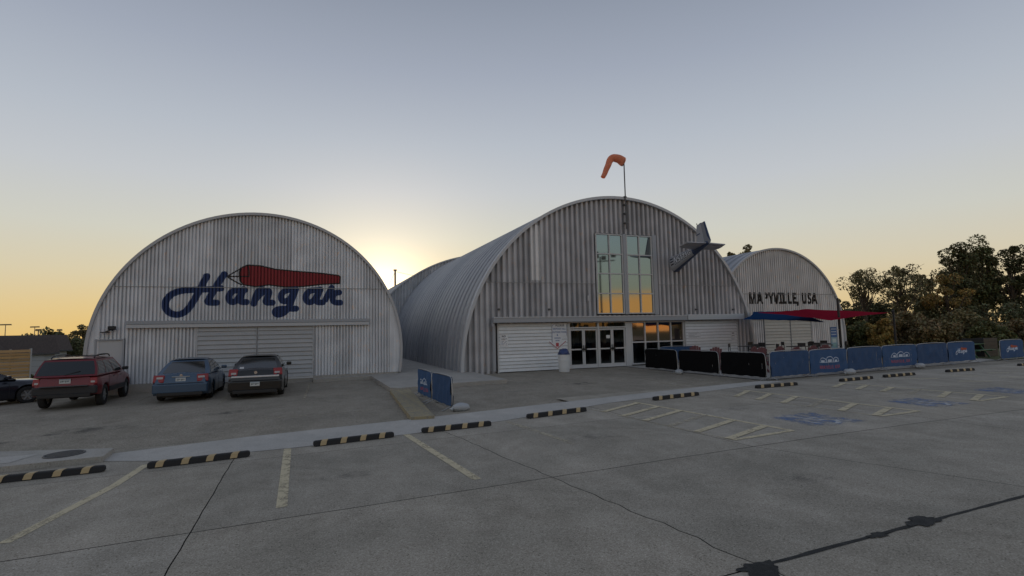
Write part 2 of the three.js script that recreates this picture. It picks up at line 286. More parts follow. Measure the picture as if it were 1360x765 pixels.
// tar in the open joints
function blob(cx, cz, rx, rz, s) { const p = []; for (let k = 0; k < 64; k++) { const a = k / 64 * 2 * Math.PI, f = 0.8 + 0.32 * n2(Math.cos(a) * 0.9 + s, Math.sin(a) * 0.9 - s) + 0.10 * n2(Math.cos(a) * 2.6 + s, Math.sin(a) * 2.6); p.push([cx + Math.cos(a) * rx * f, cz + Math.sin(a) * rz * f]); } return p; }
{
  const tj = []; const nn = 60; for (let k = 0; k <= nn; k++) { const x = lerp(3.7, 14, k / nn); tj.push([x, -3.67 - 0.022 - 0.012 * n2(x * 3, 1)]); } for (let k = nn; k >= 0; k--) { const x = lerp(3.7, 14, k / nn); tj.push([x, -3.67 + 0.022 + 0.012 * n2(x * 3, 8)]); }
  struct('tar_seam', drape(tj, 0.004), M.tar);
  struct('tar_patch', drape(blob(3.72, -3.62, 0.24, 0.17, 1.3), 0.008), M.tar); struct('tar_patch', drape(blob(3.42, -3.44, 0.2, 0.09, 4.3), 0.008), M.tar);
  struct('tar_patch', drape(blob(6.05, -3.68, 0.26, 0.13, 2.7), 0.008), M.tar); struct('tar_patch', drape(blob(5.3, -3.66, 0.17, 0.06, 7.7), 0.008), M.tar);
  // cracks
  for (const [x0, z0, x1, z1, w] of []) {
    const a = [], b = []; const L = 40; for (let k = 0; k <= L; k++) { const t = k / L, q = 0.035 * n2(t * 6, x0) + 0.012 * n2(t * 25, x0), ww = w * (0.6 + 0.8 * Math.abs(n2(t * 15, z0 + 3))); const x = lerp(x0, x1, t) + q, z = lerp(z0, z1, t) + (x0 === 2.2 ? q : 0); const d = x0 === 2.2 ? [0, 1] : [1, 0]; a.push([x - d[0] * ww, z - d[1] * ww]); b.unshift([x + d[0] * ww, z + d[1] * ww]); }
    struct('crack', drape([...a, ...b], 0.004), M.joint);
  }
}

{ // oil stains on the asphalt, dark with ragged edges
  const A = dataTex(256, 256, (u, v, i, j) => { const r = Math.hypot(u - 0.5, v - 0.5) * 2, a = clamp((fbm(u, v, 4, 27) * 0.9 + fbm(u, v, 17, 5) * 0.5 + (white[j * 512 + i] - 0.5) * 0.35 + 0.55 - r * 1.15) * 190, 0, 150); return [a, a, a]; }, { srgb: false, rep: false });
  const mat = std({ color: C(0.09, 0.085, 0.08), roughness: 0.9, alphaMap: A, transparent: true });
  [[-7.5, -15.2, 2.6, 1.2], [-5.2, -16.6, 1.8, 0.9], [-2.2, -17.8, 1.0, 0.6], [-9.5, -17.8, 2.2, 1.4], [9.8, -18.0, 1.2, 0.7]].forEach(([x, z, rx, rz], k) => struct('oil_stain', drape([[x - rx, z - rz], [x + rx, z - rz], [x + rx, z + rz], [x - rx, z + rz]], -0.041 + k * 0.0005, (p) => { const u = (p[0] - x) / rx / 2 + 0.5, v = (p[1] - z) / rz / 2 + 0.5; return k % 2 ? [1 - u, v] : [u, 1 - v]; }), mat));
  [[0.6, -8.6, 0.8, 0.35], [5.2, -9.1, 0.9, 0.5], [9.9, -10.2, 0.8, 0.4], [6.3, -5.3, 0.9, 0.4]].forEach(([x, z, rx, rz], k) => struct('oil_stain', drape([[x - rx, z - rz], [x + rx, z - rz], [x + rx, z + rz], [x - rx, z + rz]], 0.0045, (p) => [(p[0] - x) / rx / 2 + 0.5, (p[1] - z) / rz / 2 + 0.5]), std({ color: C(0.11, 0.105, 0.10), roughness: 0.9, alphaMap: A, transparent: true, opacity: 0.5 })));
}
// ---------------------------------------------------------------- hangars
// weathered galvanised sheet, one map for a whole front; x0..x1, y0..y1 in metres
function galvanTex(x0, x1, y0, y1, w, sheet, tone, seamY, paint, s = 0) {
  const h = Math.round(w * (y1 - y0) / (x1 - x0));
  return canvasTex(w, h, (x) => {
    const im = x.createImageData(w, h), tones = Array.from({ length: 200 }, () => rr(-1, 1));
    for (let j = 0; j < h; j++) for (let i = 0; i < w; i++) {
      const X = x0 + (i + 0.5) / w * (x1 - x0), Y = y1 - (j + 0.5) / h * (y1 - y0), row = Y > seamY ? 1 : 0, sh = Math.floor((X - x0) / sheet + row * 0.37);
      const streak = n2(X * 5.5 + s, Y * 0.22 + row * 7) * 0.6 + n2(X * 17 + s, Y * 0.5) * 0.4, cloud = n2(X * 0.7 + s, Y * 0.9), fine = (white[(j % 512) * 512 + i % 512] - 0.5);
      let k = tone + tones[(sh + row * 90 + 100) % 200] * 13 + streak * 15 + cloud * 8 + fine * 14 + row * -4;
      const rust = Math.max(0, n2(X * 2.2 + 50 + s, Y * 1.4) * 0.6 + n2(X * 9 + s, Y * 3 + 4) * 0.4 - 0.48) * 85;
      const o = (j * w + i) * 4; im.data[o] = k - 2 + rust * 0.5; im.data[o + 1] = k - rust * 0.1; im.data[o + 2] = k + 3 - rust * 0.6; im.data[o + 3] = 255;
    }
    x.putImageData(im, 0, 0);
    if (paint) paint(x, (X, Y) => [(X - x0) / (x1 - x0) * w, (y1 - Y) / (y1 - y0) * h], w / (x1 - x0));
  });
}
const trapezoid = (pitch, depth, a = 0.5, b = 0.64, c = 0.88) => ({ pitch, breaks: [0, a, b, c].map((v) => v * pitch), z: (x) => { const p = ((x / pitch) % 1 + 1) % 1; return p < a ? 0 : p < b ? -depth * (p - a) / (b - a) : p < c ? -depth : -depth * (1 - (p - c) / (1 - c)); } });
// corrugated sheets between x0 and x1, clipped by bottom(x), top(x) and the openings
function sheetGeo(xa, xb, bottom, top, z, prof, openings, uvf) {
  const xs = new Set([xa, xb]);
  for (let k = Math.floor(xa / prof.pitch) - 1; k * prof.pitch < xb; k++) for (const b of prof.breaks) { const x = k * prof.pitch + b; if (x > xa + 1e-4 && x < xb - 1e-4) xs.add(x); }
  for (const o of openings) for (const x of [o[0], o[1]]) if (x > xa + 1e-4 && x < xb - 1e-4) xs.add(x);
  const L = [...xs].sort((p, q) => p - q), list = [];
  for (let i = 0; i < L.length - 1; i++) {
    const a = L[i], b = L[i + 1], m = (a + b) / 2; let spans = [[bottom(m), top(m), true]];
    for (const o of openings) if (m > o[0] && m < o[1]) spans = spans.flatMap(([p, q, t]) => { const r = []; if (o[2] > p) r.push([p, Math.min(q, o[2]), t && q <= o[2]]); if (o[3] < q) r.push([Math.max(p, o[3]), q, t]); return r; });
    for (const [p, q, t] of spans) {
      if (q - p < 0.01) continue;
      const qa = t ? Math.max(p + 0.002, top(a)) : q, qb = t ? Math.max(p + 0.002, top(b)) : q, za = z + prof.z(a + 1e-5), zb = z + prof.z(b - 1e-5);
      list.push([[a, p, za], [b, p, zb], [b, qb, zb], [a, qa, za], [uvf(a, p), uvf(b, p), uvf(b, qb), uvf(a, qa)]]);
    }
  }
  return list.length ? quads(list) : null;
}
function wallSheets(parent, name, { x0, x1, z, prof, sheet, rows, openings = [], mat, uvf }) {
  rows.forEach(([bottom, top], r) => {
    for (let x = x0; x < x1 - 0.01; x += sheet) {
      const zz = z + (r ? 0.006 : 0) + (Math.floor((x - x0) / sheet) % 2 ? 0.003 : 0);
      const g = sheetGeo(x, Math.min(x1, x + sheet), bottom, top, zz, prof, openings, uvf);
      if (g) mesh(name, g, mat, parent);
    }
  });
}
// curved roof of ribbed strips, z1 (front) to z0 (back)
function archRoof(parent, { cx, cy, R, base, zf, zb, strip, pitch, depth, seg = 56, mats }) {
  const a0 = Math.asin(clamp((base - cy) / R, -1, 1)), prof = trapezoid(pitch, depth, 0.62, 0.74, 0.88);
  let k = 0;
  for (let z = zf; z > zb + 0.01; z -= strip, k++) {
    const zs = []; const z2 = Math.max(zb, z - strip);
    const set = new Set([z, z2]); for (let q = Math.floor(z2 / pitch) - 1; q * pitch < z; q++) for (const b of prof.breaks) { const v = q * pitch + b; if (v > z2 + 1e-4 && v < z - 1e-4) set.add(v); }
    zs.push(...[...set].sort((p, q) => q - p));
    const list = [];
    for (let i = 0; i < zs.length - 1; i++) for (let s = 0; s < seg; s++) {
      const A = a0 + (Math.PI - 2 * a0) * s / seg, B = a0 + (Math.PI - 2 * a0) * (s + 1) / seg, ra = R + prof.z(zs[i] - 1e-5), rb = R + prof.z(zs[i + 1] + 1e-5);
      const P = (t, r, zz) => [cx + r * Math.cos(t), cy + r * Math.sin(t), zz];
      list.push([P(A, ra, zs[i]), P(B, ra, zs[i]), P(B, rb, zs[i + 1]), P(A, rb, zs[i + 1]), [[zs[i], A * R], [zs[i], B * R], [zs[i + 1], B * R], [zs[i + 1], A * R]]]);
    }
    mesh('roof_panel', toCreasedNormals(quads(list), 0.35), mats[(k * 7 + (k >> 2)) % mats.length], parent);
  }
}
function archTrim(parent, name, { cx, cy, R, base, z, w, d, mat, seg = 72 }) {   // the flashing round the front edge
  const a0 = Math.asin(clamp((base - cy) / R, -1, 1)), list = [];
  const ring = [[R - w, z + d], [R + 0.02, z + d], [R + 0.02, z - 0.05], [R - w, z - 0.05]];
  for (let s = 0; s < seg; s++) { const A = a0 + (Math.PI - 2 * a0) * s / seg, B = a0 + (Math.PI - 2 * a0) * (s + 1) / seg, P = (t, [r, zz]) => [cx + r * Math.cos(t), cy + r * Math.sin(t), zz];
    for (let k = 0; k < 4; k++) list.push([P(A, ring[k]), P(B, ring[k]), P(B, ring[(k + 1) % 4]), P(A, ring[(k + 1) % 4])]); }
  return mesh(name, toCreasedNormals(quads(list), 0.4), mat, parent);
}
function backWall(parent, { cx, cy, R, base, z, mat, name = 'rear_wall' }) {
  const s = new THREE.Shape(), a0 = Math.asin(clamp((base - cy) / R, -1, 1)), p = [];
  for (let k = 0; k <= 48; k++) { const a = a0 + (Math.PI - 2 * a0) * k / 48; p.push(new THREE.Vector2(cx + (R - 0.08) * Math.cos(a), cy + (R - 0.08) * Math.sin(a))); }
  s.setFromPoints(p); const g = new THREE.ShapeGeometry(s); g.translate(0, 0, z); return mesh(name, g, mat, parent);
}
const metal = (map, o = {}) => std({ map, roughness: 0.5, metalness: 0.1, ...o });
const roofT = dataTex(512, 512, (u, v, i, j) => { const w = white[j * 512 + i], k = 164 + 13 * fbm(u, v, 5, 61) + 9 * fbm(u, v, 26, 12) + 9 * (w - 0.5), st = Math.max(0, fbm(u, v, 9, 99) - 0.2) * 30; return [k - st, k - st + 1, k - st + 4]; });
roofT.repeat.set(1 / 5, 1 / 5);
M.roofs = [0xffffff, 0xf2f3f6, 0xe9ebee, 0xf8f8f8, 0xe2e4e8].map((color) => std({ map: roofT, color, roughness: 0.5, metalness: 0.1 }));
M.trim = std({ color: C(0.46, 0.465, 0.475), roughness: 0.5, metalness: 0.3 });
M.header = std({ color: C(0.36, 0.38, 0.41), roughness: 0.5, metalness: 0.25 });
M.headerLight = std({ color: C(0.52, 0.535, 0.555), roughness: 0.5, metalness: 0.25 });
const slatT = dataTex(512, 128, (u, v, i, j) => { const w = white[j * 512 + i], k = fbm(u, v, 4, 31), l = n2(u * 40, v * 6); return [240 + 10 * k + 8 * (w - 0.5) + 5 * l, 240 + 10 * k + 8 * (w - 0.5) + 5 * l, 239 + 9 * k + 8 * (w - 0.5) + 6 * l]; });
slatT.repeat.set(0.5, 1);
const slatMats = (r, g, b) => [1, 0.94, 1.05, 0.97].map((f) => std({ map: slatT, color: C(r * f, g * f, b * f), roughness: 0.55, metalness: 0.1 }));
M.slatGrey = slatMats(0.50, 0.51, 0.525); M.slatWhite = slatMats(0.84, 0.86, 0.88); M.slatTan = slatMats(0.58, 0.55, 0.49);
M.foundation = M.walk;
// a horizontal lap-board panel made of single boards
function boards(parent, x0, x1, y0, y1, z, n, mats, name = 'board', slopeBase = 0) {
  const h = (y1 - y0) / n;
  // profile x is depth (towards +z), extruded along the width
  for (let k = 0; k < n; k++) {
    const a = y0 + k * h, list = [], P = [[0, 0.014], [0.046, 0.010], [0.046, 0.03], [0.008, h * 0.95], [0, h * 0.95]];
    for (let i = 0; i < 4; i++) { const [d0, e0] = P[i], [d1, e1] = P[i + 1]; list.push([[x0, a + e0, z + d0], [x1, a + e0, z + d0], [x1, a + e1, z + d1], [x0, a + e1, z + d1], [[x0, a + e0], [x1, a + e0], [x1, a + e1], [x0, a + e1]]]); }
    mesh(name, quads(list), mats[(k * 3 + (k >> 1)) % mats.length], parent);
  }
  const back = box(x1 - x0, y1 - y0, 0.03, (x0 + x1) / 2, (y0 + y1) / 2, z - 0.018);
  mesh('backing', back, M.dullSteel, parent);
}

// --- the script word and windsock painted on the left hangar; also on the barrier covers
const crop = ([a, b]) => wp(200 + a / 5.037, 340 + b / 5.037, -27);
const WORD = {
  strokes: [[[375, 135], [352, 180], [318, 245], [285, 305], [248, 360], [205, 390], [158, 394], [115, 375], [94, 335], [104, 290], [140, 252], [200, 232], [270, 226], [340, 224], [400, 222], [470, 216]],
    [[493, 122], [462, 165], [430, 215], [398, 275], [372, 312], [440, 312]],
    [[628, 228], [590, 228], [548, 232], [522, 262], [524, 298], [552, 312], [584, 290], [606, 250]], [[622, 222], [600, 275], [598, 308], [640, 308]],
    [[745, 222], [722, 228], [706, 262], [690, 318]], [[706, 285], [738, 246], [775, 228], [798, 240], [776, 285], [768, 312], [815, 312]],
    [[972, 224], [935, 226], [895, 232], [870, 262], [876, 298], [905, 306], [936, 284], [956, 246]], [[972, 222], [948, 285], [926, 345], [890, 385], [846, 396], [828, 374], [850, 352], [972, 352]],
    [[1135, 228], [1100, 228], [1062, 232], [1036, 264], [1040, 300], [1068, 314], [1100, 290], [1120, 250]], [[1135, 224], [1112, 280], [1108, 310], [1152, 310]],
    [[1212, 212], [1190, 250], [1170, 292]], [[1200, 250], [1262, 244]], [[1228, 250], [1212, 288], [1230, 312], [1268, 312]]],
  sock: [[604, 80], [650, 60], [740, 66], [830, 88], [960, 101], [1130, 114], [1255, 130], [1268, 137], [1265, 184], [1150, 189], [1020, 204], [900, 207], [790, 193], [700, 205], [620, 192], [598, 165], [594, 110]],
  ropes: [[[515, 135], [560, 108], [604, 84]], [[515, 137], [655, 136]], [[518, 142], [560, 168], [608, 192]], [[650, 62], [660, 100], [658, 136]]],
};
function drawWord(x, at, px, colours) {   // at maps crop coordinates to the canvas, px = canvas pixels per crop pixel
  const line = (p) => { x.beginPath(); p.forEach((q, i) => { const [a, b] = at(q); if (i === 0) x.moveTo(a, b); else if (i < p.length - 1) { const [c, d] = at(p[i + 1]); x.quadraticCurveTo(a, b, (a + c) / 2, (b + d) / 2); } else x.lineTo(a, b); }); x.stroke(); };
  x.lineCap = 'round'; x.lineJoin = 'round';
  x.fillStyle = colours.sock; x.strokeStyle = colours.line; x.lineWidth = 9 * px;
  x.beginPath(); WORD.sock.forEach((q, i) => { const [a, b] = at(q); i ? x.lineTo(a, b) : x.moveTo(a, b); }); x.closePath(); x.fill(); x.stroke();
  WORD.ropes.forEach(line);
  x.strokeStyle = colours.word; x.lineWidth = 46 * px; WORD.strokes.forEach(line);
}

// --- left hangar
const HL = { cx: -2.05, cy: 1.25, R: 6.6, z: -27, back: -49 };
const archTop = (H, off = 0.06) => (x) => H.cy + Math.sqrt(Math.max(0, (H.R - off) ** 2 - (x - H.cx) ** 2));
{
  const o = thing('hangar', 'arched corrugated metal hangar with a blue script word and red windsock painted on it', 'hangar', [0, 0, 0], 0);
  const map = galvanTex(-8.8, 4.7, -0.3, 8, 1024, 0.84, 220, 4.3, (x, f, s) => {
    drawWord(x, (q) => f(...crop(q)), s / 31.5 / 5.037 * 0.98, { word: '#1d3768', sock: '#8c2029', line: '#1a1517' });
  }, 3);
  const mat = metal(map), uvf = (x, y) => [(x + 8.8) / 13.5, (y + 0.3) / 8.3], prof = trapezoid(0.142, 0.10, 0.50, 0.57, 0.93), top = archTop(HL);
  const open = [[-4.62, 0.34, -1, 2.5], [-8.3, -7.27, -1, 2.0]];
  wallSheets(o, 'wall_sheet', { x0: -8.18, x1: 3.92, z: HL.z, prof, sheet: 0.852, rows: [[() => 0.1, (x) => Math.min(4.33, top(x))], [() => 4.29, top]], openings: open, mat, uvf });
  // plain corner pieces where the arch leaves the ribbed wall
  for (const [a, b] of [[-8.62, -8.18], [3.92, 4.5]]) {
    const n = 12, list = []; for (let k = 0; k < n; k++) { const p = lerp(a, b, k / n), q = lerp(a, b, (k + 1) / n), low = (x) => Math.max(0.1, HL.cy - Math.sqrt(Math.max(0, 6.57 ** 2 - (x - HL.cx) ** 2))); const tp = Math.max(low(p), top(p)), tq = Math.max(low(q), top(q)); list.push([[p, low(p), HL.z + 0.012], [q, low(q), HL.z + 0.012], [q, tq, HL.z + 0.012], [p, tp, HL.z + 0.012], [uvf(p, 0), uvf(q, 0), uvf(q, tq), uvf(p, tp)]]); }
    mesh('corner_panel', quads(list), mat, o);
  }
  archTrim(o, 'arch_trim', { ...HL, base: 0.1, z: HL.z, w: 0.10, d: 0.14, mat: M.trim });
  archRoof(o, { ...HL, base: 0.1, zf: HL.z + 0.1, zb: HL.back, strip: 0.78, pitch: 0.78, depth: 0.12, seg: 44, mats: M.roofs });
  backWall(o, { ...HL, base: 0.05, z: HL.back + 0.1, mat: M.dullSteel });
  mesh('foundation', box(12.9, 0.46, 0.24, -2.1, -0.13, HL.z - 0.075), M.foundation, o);
  const hd = mesh('door_track_cover', merge([box(10.12, 0.15, 0.16, -2.15, 2.735, HL.z + 0.09, 0.01), box(10.12, 0.15, 0.11, -2.15, 2.575, HL.z + 0.065, 0.01)]), M.header, o);
  mesh('upper_track', box(10.14, 0.155, 0.03, -2.15, 2.575, HL.z + 0.137, 0.008), M.headerLight, o);
  mesh('seam_flashing', box(11.3, 0.03, 0.02, -2.08, 4.31, HL.z + 0.016), M.dullSteel, o);
  for (const [a, b] of [[-4.56, -2.17], [-2.11, 0.28]]) {
    const d = new THREE.Group(); d.name = 'sliding_door'; o.add(d);
    boards(d, a, b, 0.06, 2.5, HL.z - 0.02, 12, M.slatGrey);
    mesh('door_frame', merge([box(0.05, 2.44, 0.05, a - 0.02, 1.28, HL.z + 0.01), box(0.05, 2.44, 0.05, b + 0.02, 1.28, HL.z + 0.01)]), M.headerLight, d);
    mesh('sill', box(b - a + 0.08, 0.07, 0.09, (a + b) / 2, 0.035, HL.z + 0.03), M.whiteTrim, d);
  }
  const dr = mesh('door', box(0.92, 2.02, 0.04, -7.79, 0.97, HL.z - 0.02, 0.005), M.headerLight, o);
  mesh('frame', merge([box(0.06, 2.12, 0.1, -8.28, 1.0, HL.z + 0.01), box(0.06, 2.12, 0.1, -7.3, 1.0, HL.z + 0.01), box(1.04, 0.06, 0.1, -7.79, 2.02, HL.z + 0.011)]), M.header, dr);
  mesh('knob', new THREE.SphereGeometry(0.035, 10, 8).translate(-7.42, 0.95, HL.z + 0.03), M.steel, dr);
  const lp = mesh('floodlight', merge([box(0.26, 0.16, 0.2, -7.68, 2.52, HL.z + 0.22, 0.03), beam([-7.72, 2.42, HL.z], [-7.7, 2.45, HL.z + 0.2], 0.05), box(0.3, 0.04, 0.16, -7.95, 2.34, HL.z + 0.12, 0.01), beam([-7.95, 2.36, HL.z + 0.1], [-7.7, 2.45, HL.z + 0.18], 0.04)]), M.black, o);
}
// --- right hangar
const HR = { cx: 32.1, cy: 1.22, R: 6.45, z: -28, back: -50 };
{
  const o = thing('hangar', 'arched corrugated metal hangar lettered MARYVILLE, USA in black behind the patio', 'hangar');
  const map = galvanTex(25.4, 38.8, -0.3, 8, 1024, 0.84, 216, 4.3, (x, f, s) => {
    const [ax, ay] = f(29.05, 3.62), [bx] = f(35.85, 3.62); x.save(); x.translate(ax, ay); x.font = 'bold 100px sans-serif'; x.fillStyle = '#17161a';
    const text = 'MARYVILLE, USA', w = x.measureText(text).width; x.scale((bx - ax) / w, 0.78 * s / 73); x.lineWidth = 5; x.strokeStyle = '#17161a'; const put = (t, dx) => { x.fillText(t, dx, 0); x.strokeText(t, dx, 0); }, a = x.measureText('MA').width, b = x.measureText('MAR').width;
    put('MA', 0); put('YVILLE, USA', b); x.beginPath(); x.rect(a + 26, -90, 60, 58); x.clip(); put('R', a); // the R has lost half its paint
    x.restore();
  }, 11);
  const mat = metal(map, { color: 0xfffaf4 }), uvf = (x, y) => [(x - 25.4) / 13.4, (y + 0.3) / 8.3], prof = trapezoid(0.2, 0.12, 0.50, 0.59, 0.91), top = archTop(HR);
  wallSheets(o, 'wall_sheet', { x0: 26.1, x1: 37.95, z: HR.z, prof, sheet: 0.8, rows: [[() => 0.02, (x) => Math.min(4.33, top(x))], [() => 4.29, top]], openings: [[30.35, 35.05, -1, 2.5]], mat, uvf });
  for (const [a, b] of [[25.68, 26.1], [37.95, 38.52]]) { const n = 10, list = []; for (let k = 0; k < n; k++) { const p = lerp(a, b, k / n), q = lerp(a, b, (k + 1) / n), tp = Math.max(0.03, top(p)), tq = Math.max(0.03, top(q)); list.push([[p, 0.02, HR.z + 0.012], [q, 0.02, HR.z + 0.012], [q, tq, HR.z + 0.012], [p, tp, HR.z + 0.012], [uvf(p, 0), uvf(q, 0), uvf(q, tq), uvf(p, tp)]]); } mesh('corner_panel', quads(list), mat, o); }
  archTrim(o, 'arch_trim', { ...HR, base: 0.0, z: HR.z, w: 0.10, d: 0.14, mat: M.trim });
  archRoof(o, { ...HR, base: 0.0, zf: HR.z + 0.1, zb: HR.back, strip: 0.78, pitch: 0.78, depth: 0.12, seg: 44, mats: M.roofs });
  backWall(o, { ...HR, base: 0.0, z: HR.back + 0.1, mat: M.dullSteel });
  mesh('seam_flashing', box(11.0, 0.03, 0.02, 32.1, 4.31, HR.z + 0.016), M.dullSteel, o);
  mesh('door_track_cover', box(8.6, 0.28, 0.14, 32.2, 2.64, HR.z + 0.085, 0.01), M.header, o);
  for (const [a, b] of [[30.4, 32.88], [32.94, 35.0]]) {
    const d = new THREE.Group(); d.name = 'sliding_door'; o.add(d);
    boards(d, a, b, 0.02, 2.5, HR.z - 0.02, 11, M.slatTan);
    mesh('door_frame', merge([box(0.05, 2.46, 0.05, a - 0.02, 1.27, HR.z + 0.01), box(0.05, 2.46, 0.05, b + 0.02, 1.27, HR.z + 0.01)]), M.dullSteel, d);
  }
}
// --- centre hangar
const HC = { cx: 16.45, cy: 0.02, R: 9.45, z: -24.7, back: -47.6 };
const glassMat = new THREE.MeshPhysicalMaterial({ color: C(0.31, 0.355, 0.36), metalness: 0.95, roughness: 0.03 });
const darkGlass = new THREE.MeshPhysicalMaterial({ color: C(0.34, 0.27, 0.23), metalness: 0.95, roughness: 0.035 });
const clearGlass = new THREE.MeshPhysicalMaterial({ color: C(0.75, 0.8, 0.8), transmission: 1, thickness: 0, roughness: 0.02, ior: 1.5 });
{
  const o = thing('hangar', 'largest arched hangar with tall square-paned windows and glass entrance doors', 'hangar');
  const map = galvanTex(6.9, 26.1, -0.3, 9.6, 1280, 0.9, 188, 4.5, null, 23);
  const mat = metal(map, { color: 0xfbf8f7 }), uvf = (x, y) => [(x - 6.9) / 19.2, (y + 0.3) / 9.9], prof = trapezoid(0.31, 0.17, 0.40, 0.54, 0.86), top = archTop(HC, 0.08);
  const open = [[14.72, 18.52, 2.8, 7.36], [12.9, 20.5, -1, 2.44], [8.92, 12.9, -1, 2.42], [20.5, 24.55, -1, 2.42], [10.9, 11.46, 4.66, 7.6]];
  wallSheets(o, 'wall_sheet', { x0: 7.06, x1: 25.84, z: HC.z, prof, sheet: 0.93, rows: [[() => -0.1, (x) => Math.min(4.54, top(x))], [() => 4.5, top]], openings: open, mat, uvf });
  mesh('newer_sheet', sheetGeo(10.9, 11.46, () => 4.62, top, HC.z + 0.004, prof, [], uvf), std({ map: slatT, color: C(0.86, 0.86, 0.87), roughness: 0.45, metalness: 0.3 }), o).userData.label = 'paler replaced wall sheet';
  archTrim(o, 'arch_trim', { ...HC, base: -0.1, z: HC.z, w: 0.13, d: 0.16, mat: M.headerLight });
  archRoof(o, { ...HC, base: -0.1, zf: HC.z + 0.12, zb: HC.back, strip: 0.78, pitch: 0.78, depth: 0.13, seg: 72, mats: M.roofs });
  for (const [w, x] of [[6.3, 11.52], [6.1, 21.45]]) mesh('seam_flashing', box(w, 0.03, 0.02, x, 4.52, HC.z + 0.02), M.dullSteel, o);
  mesh('canopy', merge([box(11.9, 0.28, 0.42, 14.55, 2.59, HC.z + 0.21, 0.02), box(0.12, 0.2, 0.3, 8.62, 2.36, HC.z + 0.15, 0.01)]), M.header, o);
  mesh('canopy', box(4.2, 0.32, 0.46, 22.62, 2.62, HC.z + 0.23, 0.02), M.headerLight, o);
  mesh('gutter_lip', box(11.86, 0.05, 0.03, 14.55, 2.72, HC.z + 0.435), M.headerLight, o);
  // white board panels left and right of the entrance
  for (const [a, b, y0, n] of [[8.98, 12.86, -0.02, 14], [20.62, 24.5, -0.02, 14]]) { const p = new THREE.Group(); p.name = 'board_panel'; o.add(p); boards(p, a, b, y0, 2.42, HC.z + 0.02, n, M.slatWhite); for (const x of [a - 0.035, b + 0.035]) mesh('panel_post', box(0.07, 2.5, 0.08, x, 1.2, HC.z + 0.035), M.whiteTrim, p); }
  // tall windows, two by four panes each
  for (const [a, b] of [[14.76, 16.50], [16.74, 18.48]]) {
    const w = new THREE.Group(); w.name = 'window'; o.add(w); const y0 = 2.86, y1 = 7.32, t = 0.06, list = [], m = (a + b) / 2, zz = HC.z + 0.03;
    for (const x of [a + t / 2, m, b - t / 2]) list.push(box(t, y1 - y0, 0.09, x, (y0 + y1) / 2, zz));
    for (let k = 0; k <= 4; k++) list.push(box(b - a - 0.004, t, 0.096, m, lerp(y0 + t / 2, y1 - t / 2, k / 4), zz));
    mesh('window_frame', merge(list), M.whiteTrim, w);
    for (let i = 0; i < 2; i++) for (let k = 0; k < 4; k++) { const p = mesh('pane', box(m - a - t - 0.002, (y1 - y0) / 4 - t, 0.012, 0, 0, 0), glassMat, w); p.position.set(i ? (m + b) / 2 - t / 4 : (a + m) / 2 + t / 4, lerp(y0 + t / 2, y1 - t / 2, (k + 0.5) / 4), HC.z + rr(-0.004, 0.004)); p.rotation.set(rr(-0.004, 0.004), rr(-0.004, 0.004), 0); }
  }
  mesh('mullion_post', merge([box(0.2, 4.52, 0.12, 16.62, 5.09, HC.z + 0.04, 0.01), box(0.28, 4.6, 0.05, 18.66, 5.1, HC.z + 0.05, 0.01)]), M.header, o);
  // entrance: two pairs of doors with transoms
  const yT = 2.10, yTop = 2.42;
  mesh('entrance_frame', merge([12.94, 14.72, 16.5].map((x) => box(0.09, 2.44, 0.16, x, 1.2, HC.z + 0.04)).concat([box(3.5, 0.07, 0.15, 14.72, yT + 0.035, HC.z + 0.04), box(3.5, 0.05, 0.15, 14.72, yTop, HC.z + 0.04), box(3.5, 0.03, 0.22, 14.72, 0.005, HC.z + 0.03), box(0.26, 2.44, 0.1, 16.7, 1.2, HC.z + 0.03)])), M.whiteTrim, o);
  for (const [a, b] of [[12.99, 14.67], [14.77, 16.45]]) {
    const tr = mesh('transom', box(b - a, 0.24, 0.012, (a + b) / 2, 2.285, HC.z + 0.02), clearGlass, o);
    for (const [p, q, s] of [[a, (a + b) / 2 - 0.005, 1], [(a + b) / 2 + 0.005, b, -1]]) {
      const d = new THREE.Group(); d.name = 'glass_door'; o.add(d); const m = (p + q) / 2, w = q - p, zz = HC.z + 0.03;
      mesh('door_frame', merge([box(0.08, 2.06, 0.05, p + 0.04, 1.05, zz), box(0.08, 2.06, 0.05, q - 0.04, 1.05, zz), box(w - 0.16, 0.09, 0.05, m, 2.03, zz), box(w - 0.16, 0.16, 0.05, m, 0.10, zz), box(w - 0.16, 0.07, 0.05, m, 0.98, zz)]), M.whiteTrim, d);
      mesh('pane', box(w - 0.15, 0.98, 0.01, m, 1.5, zz), clearGlass, d); mesh('pane', box(w - 0.15, 0.78, 0.01, m, 0.57, zz), clearGlass, d);
      const hx = s > 0 ? q - 0.05 : p + 0.05; mesh('push_bar', merge([box(0.14, 0.1, 0.05, hx - s * 0.03, 0.98, zz + 0.055), beam([hx, 0.85, zz + 0.08], [hx, 1.2, zz + 0.08], 0.03)]), M.black, d);
    }
  }
  mesh('door_notice', box(0.24, 0.18, 0.004, 15.35, 1.62, HC.z + 0.062), std({ color: C(0.7, 0.7, 0.68), roughness: 0.6 }), o);
